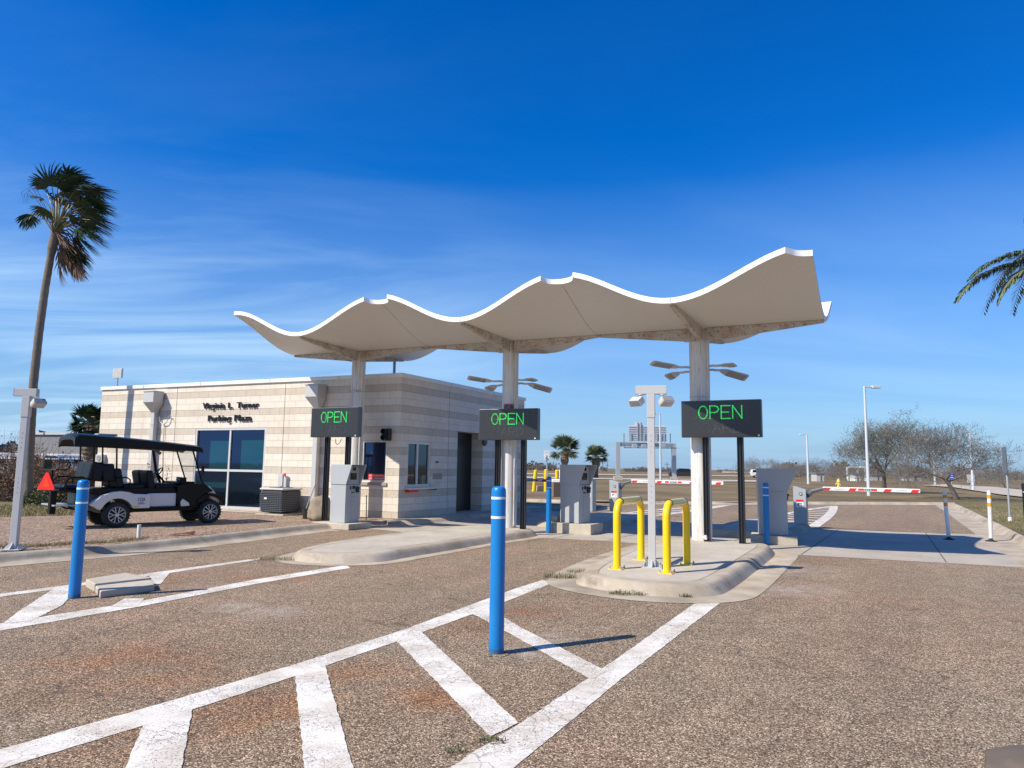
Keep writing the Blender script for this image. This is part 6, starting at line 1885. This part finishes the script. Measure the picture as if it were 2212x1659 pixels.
# navy board cut by the right edge
p = G(2216, 1128, .12)
nb_ = thing('navy_board', 'navy blue board on legs cut off by the right edge of the photo', 'sign', (p.x + .25, p.y - .6, .12), R(-60))
b = MB(); b.box((0, 0, .72), (1.3, .06, 1.0)); b.build('board', M['darksign'], nb_, bevel=.01)
b = MB(); b.box((0, -.032, .95), (1.25, .008, .03)); b.build('trim', M['lamp'], nb_)
for x in (-.6, .6):
    b = MB(); b.box((x, 0, .35), (.07, .08, .7)); b.build('leg', M['darksign'], nb_)

# hydrant
p = G(1812, 1058.5, .12)
hy = thing('fire_hydrant', 'small yellow fire hydrant on the brown lawn left of the leafy grey tree', 'hydrant', (p.x, p.y, .12))
b = MB(); b.lathe([(.2, 0), (.2, .06), (.13, .08), (.12, .6), (.17, .62), (.17, .68), (.13, .70), (.12, .80), (.05, .88), (.03, .95)], 18); b.build('barrel', M['hyd'], hy, smooth=True)
b = MB(); b.tube([(-.24, 0, .48), (.24, 0, .48)], .07, 12); b.tube([(0, 0, .45), (0, -.24, .45)], .09, 12); b.build('nozzle', M['hyd'], hy)
# yellow bollards and marker beyond the middle lane
for u, vb, vt, w, m_, lab, lean in ((1153, 1044, 1015, .12, 'yellow', 'leaning yellow bollard furthest left beyond the left barrier arm', .09), (1179, 1038, 1014, .12, 'yellow', 'middle yellow bollard beyond the left barrier arm, by the disabled-parking sign', 0), (1203, 1045, 1015, .12, 'yellow', 'rightmost yellow bollard beyond the left barrier arm', 0), (1209, 1047, 1015, .08, 'pvc', 'slim pale marker post beside the rightmost far yellow bollard', 0)):
    p = at(u, vb, 46); h_ = zat(u, vt, 46) - .1
    o = thing('far_bollard', lab, 'bollard', (p.x, p.y, .1), 0, 'bollards beyond the left barrier arm' if m_ == 'yellow' else None)
    b = MB(); b.tube([(0, 0, 0), (lean * h_, 0, h_ - .04), (lean * h_, 0, h_)], [w, w, w * .7], 14); b.build('post', M[m_], o, smooth=True)
p = at(1174, 1042, 46.5); block(rot_rect((p.x, p.y), .9, .5, 0), .1, .45, 'pale concrete block at the foot of the far yellow bollards', 'concrete_block')
# white entrance frame, huts and walls to the right
p0 = at(1832, 1035, 120)
fr = thing('entrance_frame', 'white height frame over the far entrance between the bare trees', 'height frame')
b = MB(); xa, xb, xc = at(1830, 1010, 120), at(1853, 1010, 120), at(1869, 1010, 120); ztop = zat(1850, 1010, 120)
for q in (xa, xb, xc): b.tube([(q.x, q.y, 0), (q.x, q.y, ztop)], .18, 8)
b.tube([(xa.x, xa.y, ztop), (xc.x, xc.y, ztop)], .18, 8); b.build('frame', M['white'], fr)
for u0, u1, vt, Y, lab, m_ in ((1764, 1780, 1023, 108, 'small pale hut between the bare trees', 'palewall'), (1848, 1858, 1025, 118, 'low white kiosk by the far entrance frame', 'white'), (1958, 1990, 1028, 130, 'long low white wall behind the two big trees', 'palewall'), (1885, 1905, 1027, 130, 'pale low building left of the leafy tree trunk', 'palewall')):
    x0_, x1_ = at(u0, 1030, Y), at(u1, 1030, Y); zt_ = zat(u0, vt, Y)
    o = thing('far_hut', lab, 'hut', ((x0_.x + x1_.x) / 2, Y, 0)); w_ = x1_.x - x0_.x
    b = MB(); b.box((0, 1, zt_ / 2), (w_, 2, zt_)); b.build('wall', M[m_], o)
    b = MB(); b.box((0, 1, zt_ + .06), (w_ + .3, 2.3, .14)); b.build('roof', M['warehouse'], o)
    b = MB(); b.box((w_ * .1, -.02, zt_ * .42), (w_ * .16, .05, zt_ * .7)); b.build('door', M['machined'], o)
# small far palm
pE = at(1652 - 17 - 248, 1025, 150)
pE = at(1638 + 0, 1022, 190)
# far scrub along the horizon, one mass
rnd = random.Random(12); b = MB()
def scrubline(u0, u1, Y0, Y1, h, n, gap=.0):
    for _ in range(n):
        u = rnd.uniform(u0, u1); Y = rnd.uniform(Y0, Y1)
        if mnoise.noise(Vector((u * .02, 5, 0))) < gap: continue
        p = at(u, 1015, Y); hh = h * rnd.uniform(.4, 1.0) * (.6 + .6 * abs(mnoise.noise(Vector((u * .035, Y * .01, 2)))) * 2)
        w = hh * rnd.uniform(.25, .6)
        for k in range(12):
            cx = p.x + rnd.uniform(-w, w); zz_ = hh * rnd.uniform(.1, .9); s = min(.45, hh * rnd.uniform(.04, .11)); a = rnd.uniform(-.6, .6)
            b.add([(cx - s, p.y + a, zz_ - s * .6), (cx + s * .8, p.y - a, zz_ - s), (cx + s, p.y + a, zz_ + s * .8), (cx - s * .5, p.y - a, zz_ + s * 1.3)], [(0, 1, 2, 3)])
        b.add([(p.x - .08, p.y, 0), (p.x + .08, p.y, 0), (p.x + .02, p.y, hh)], [(0, 1, 2)])
scrubline(1020, 1330, 330, 460, 4.0, 900)
scrubline(1330, 1480, 330, 460, 3.0, 260)
scrubline(1500, 1700, 500, 700, 3.0, 200)
scrubline(1690, 2260, 180, 280, 4.0, 1500)
scrubline(-60, 215, 110, 170, 5.0, 900)
tag(b.build('scrub', M['scrub'], fix=False), 'low grey-brown scrub along the horizon', 'scrub', kind='stuff')
# far-off bare wood on the right, one mass
rnd = random.Random(31); tr, cr = bare_tree(77, 5.0, 1.2, (0, 0), 0, 3, .12, .2); b = MB()
for k in range(84):
    u = rnd.uniform(1780, 2300) if k < 66 else rnd.uniform(1600, 1790); Y = rnd.uniform(115, 190); p = at(u, 1020, Y); s_ = rnd.uniform(.65, 1.1); Mx = Matrix.Translation((p.x, p.y, 0)) @ Matrix.Rotation(rnd.uniform(0, 6), 4, 'Z') @ Matrix.Scale(s_, 4)
    for src in (tr, cr): b.add(src.v, src.f, 0, Mx)
tag(b.build('bare_wood', M['twig'], fix=False), 'far-off mass of bare grey-brown trees on the right', 'wood', kind='stuff')
# far utility poles
for i, (u, vt, lab) in enumerate(((1159, 1000, 'thin far utility pole left of the disabled-parking sign'), (1302, 995, 'far utility pole just right of the smaller fan palm'), (1312, 1000, 'second far utility pole right of the smaller fan palm'), (1195, 997, 'thin far utility pole left of the taller fan palm'), (1441, 998, 'thin far utility pole under the sign gantry'))):
    p = at(u, 1018, 300); b = MB(); b.tube([(p.x, p.y, 0), (p.x, p.y, zat(u, vt, 300))], .16, 5); b.box((p.x, p.y, zat(u, vt, 300) - 1), (2.0, .15, .15)); tag(b.build('utility_pole', M['machined']), lab, 'utility pole', 'utility poles on the horizon')

SC.render.engine = 'CYCLES'
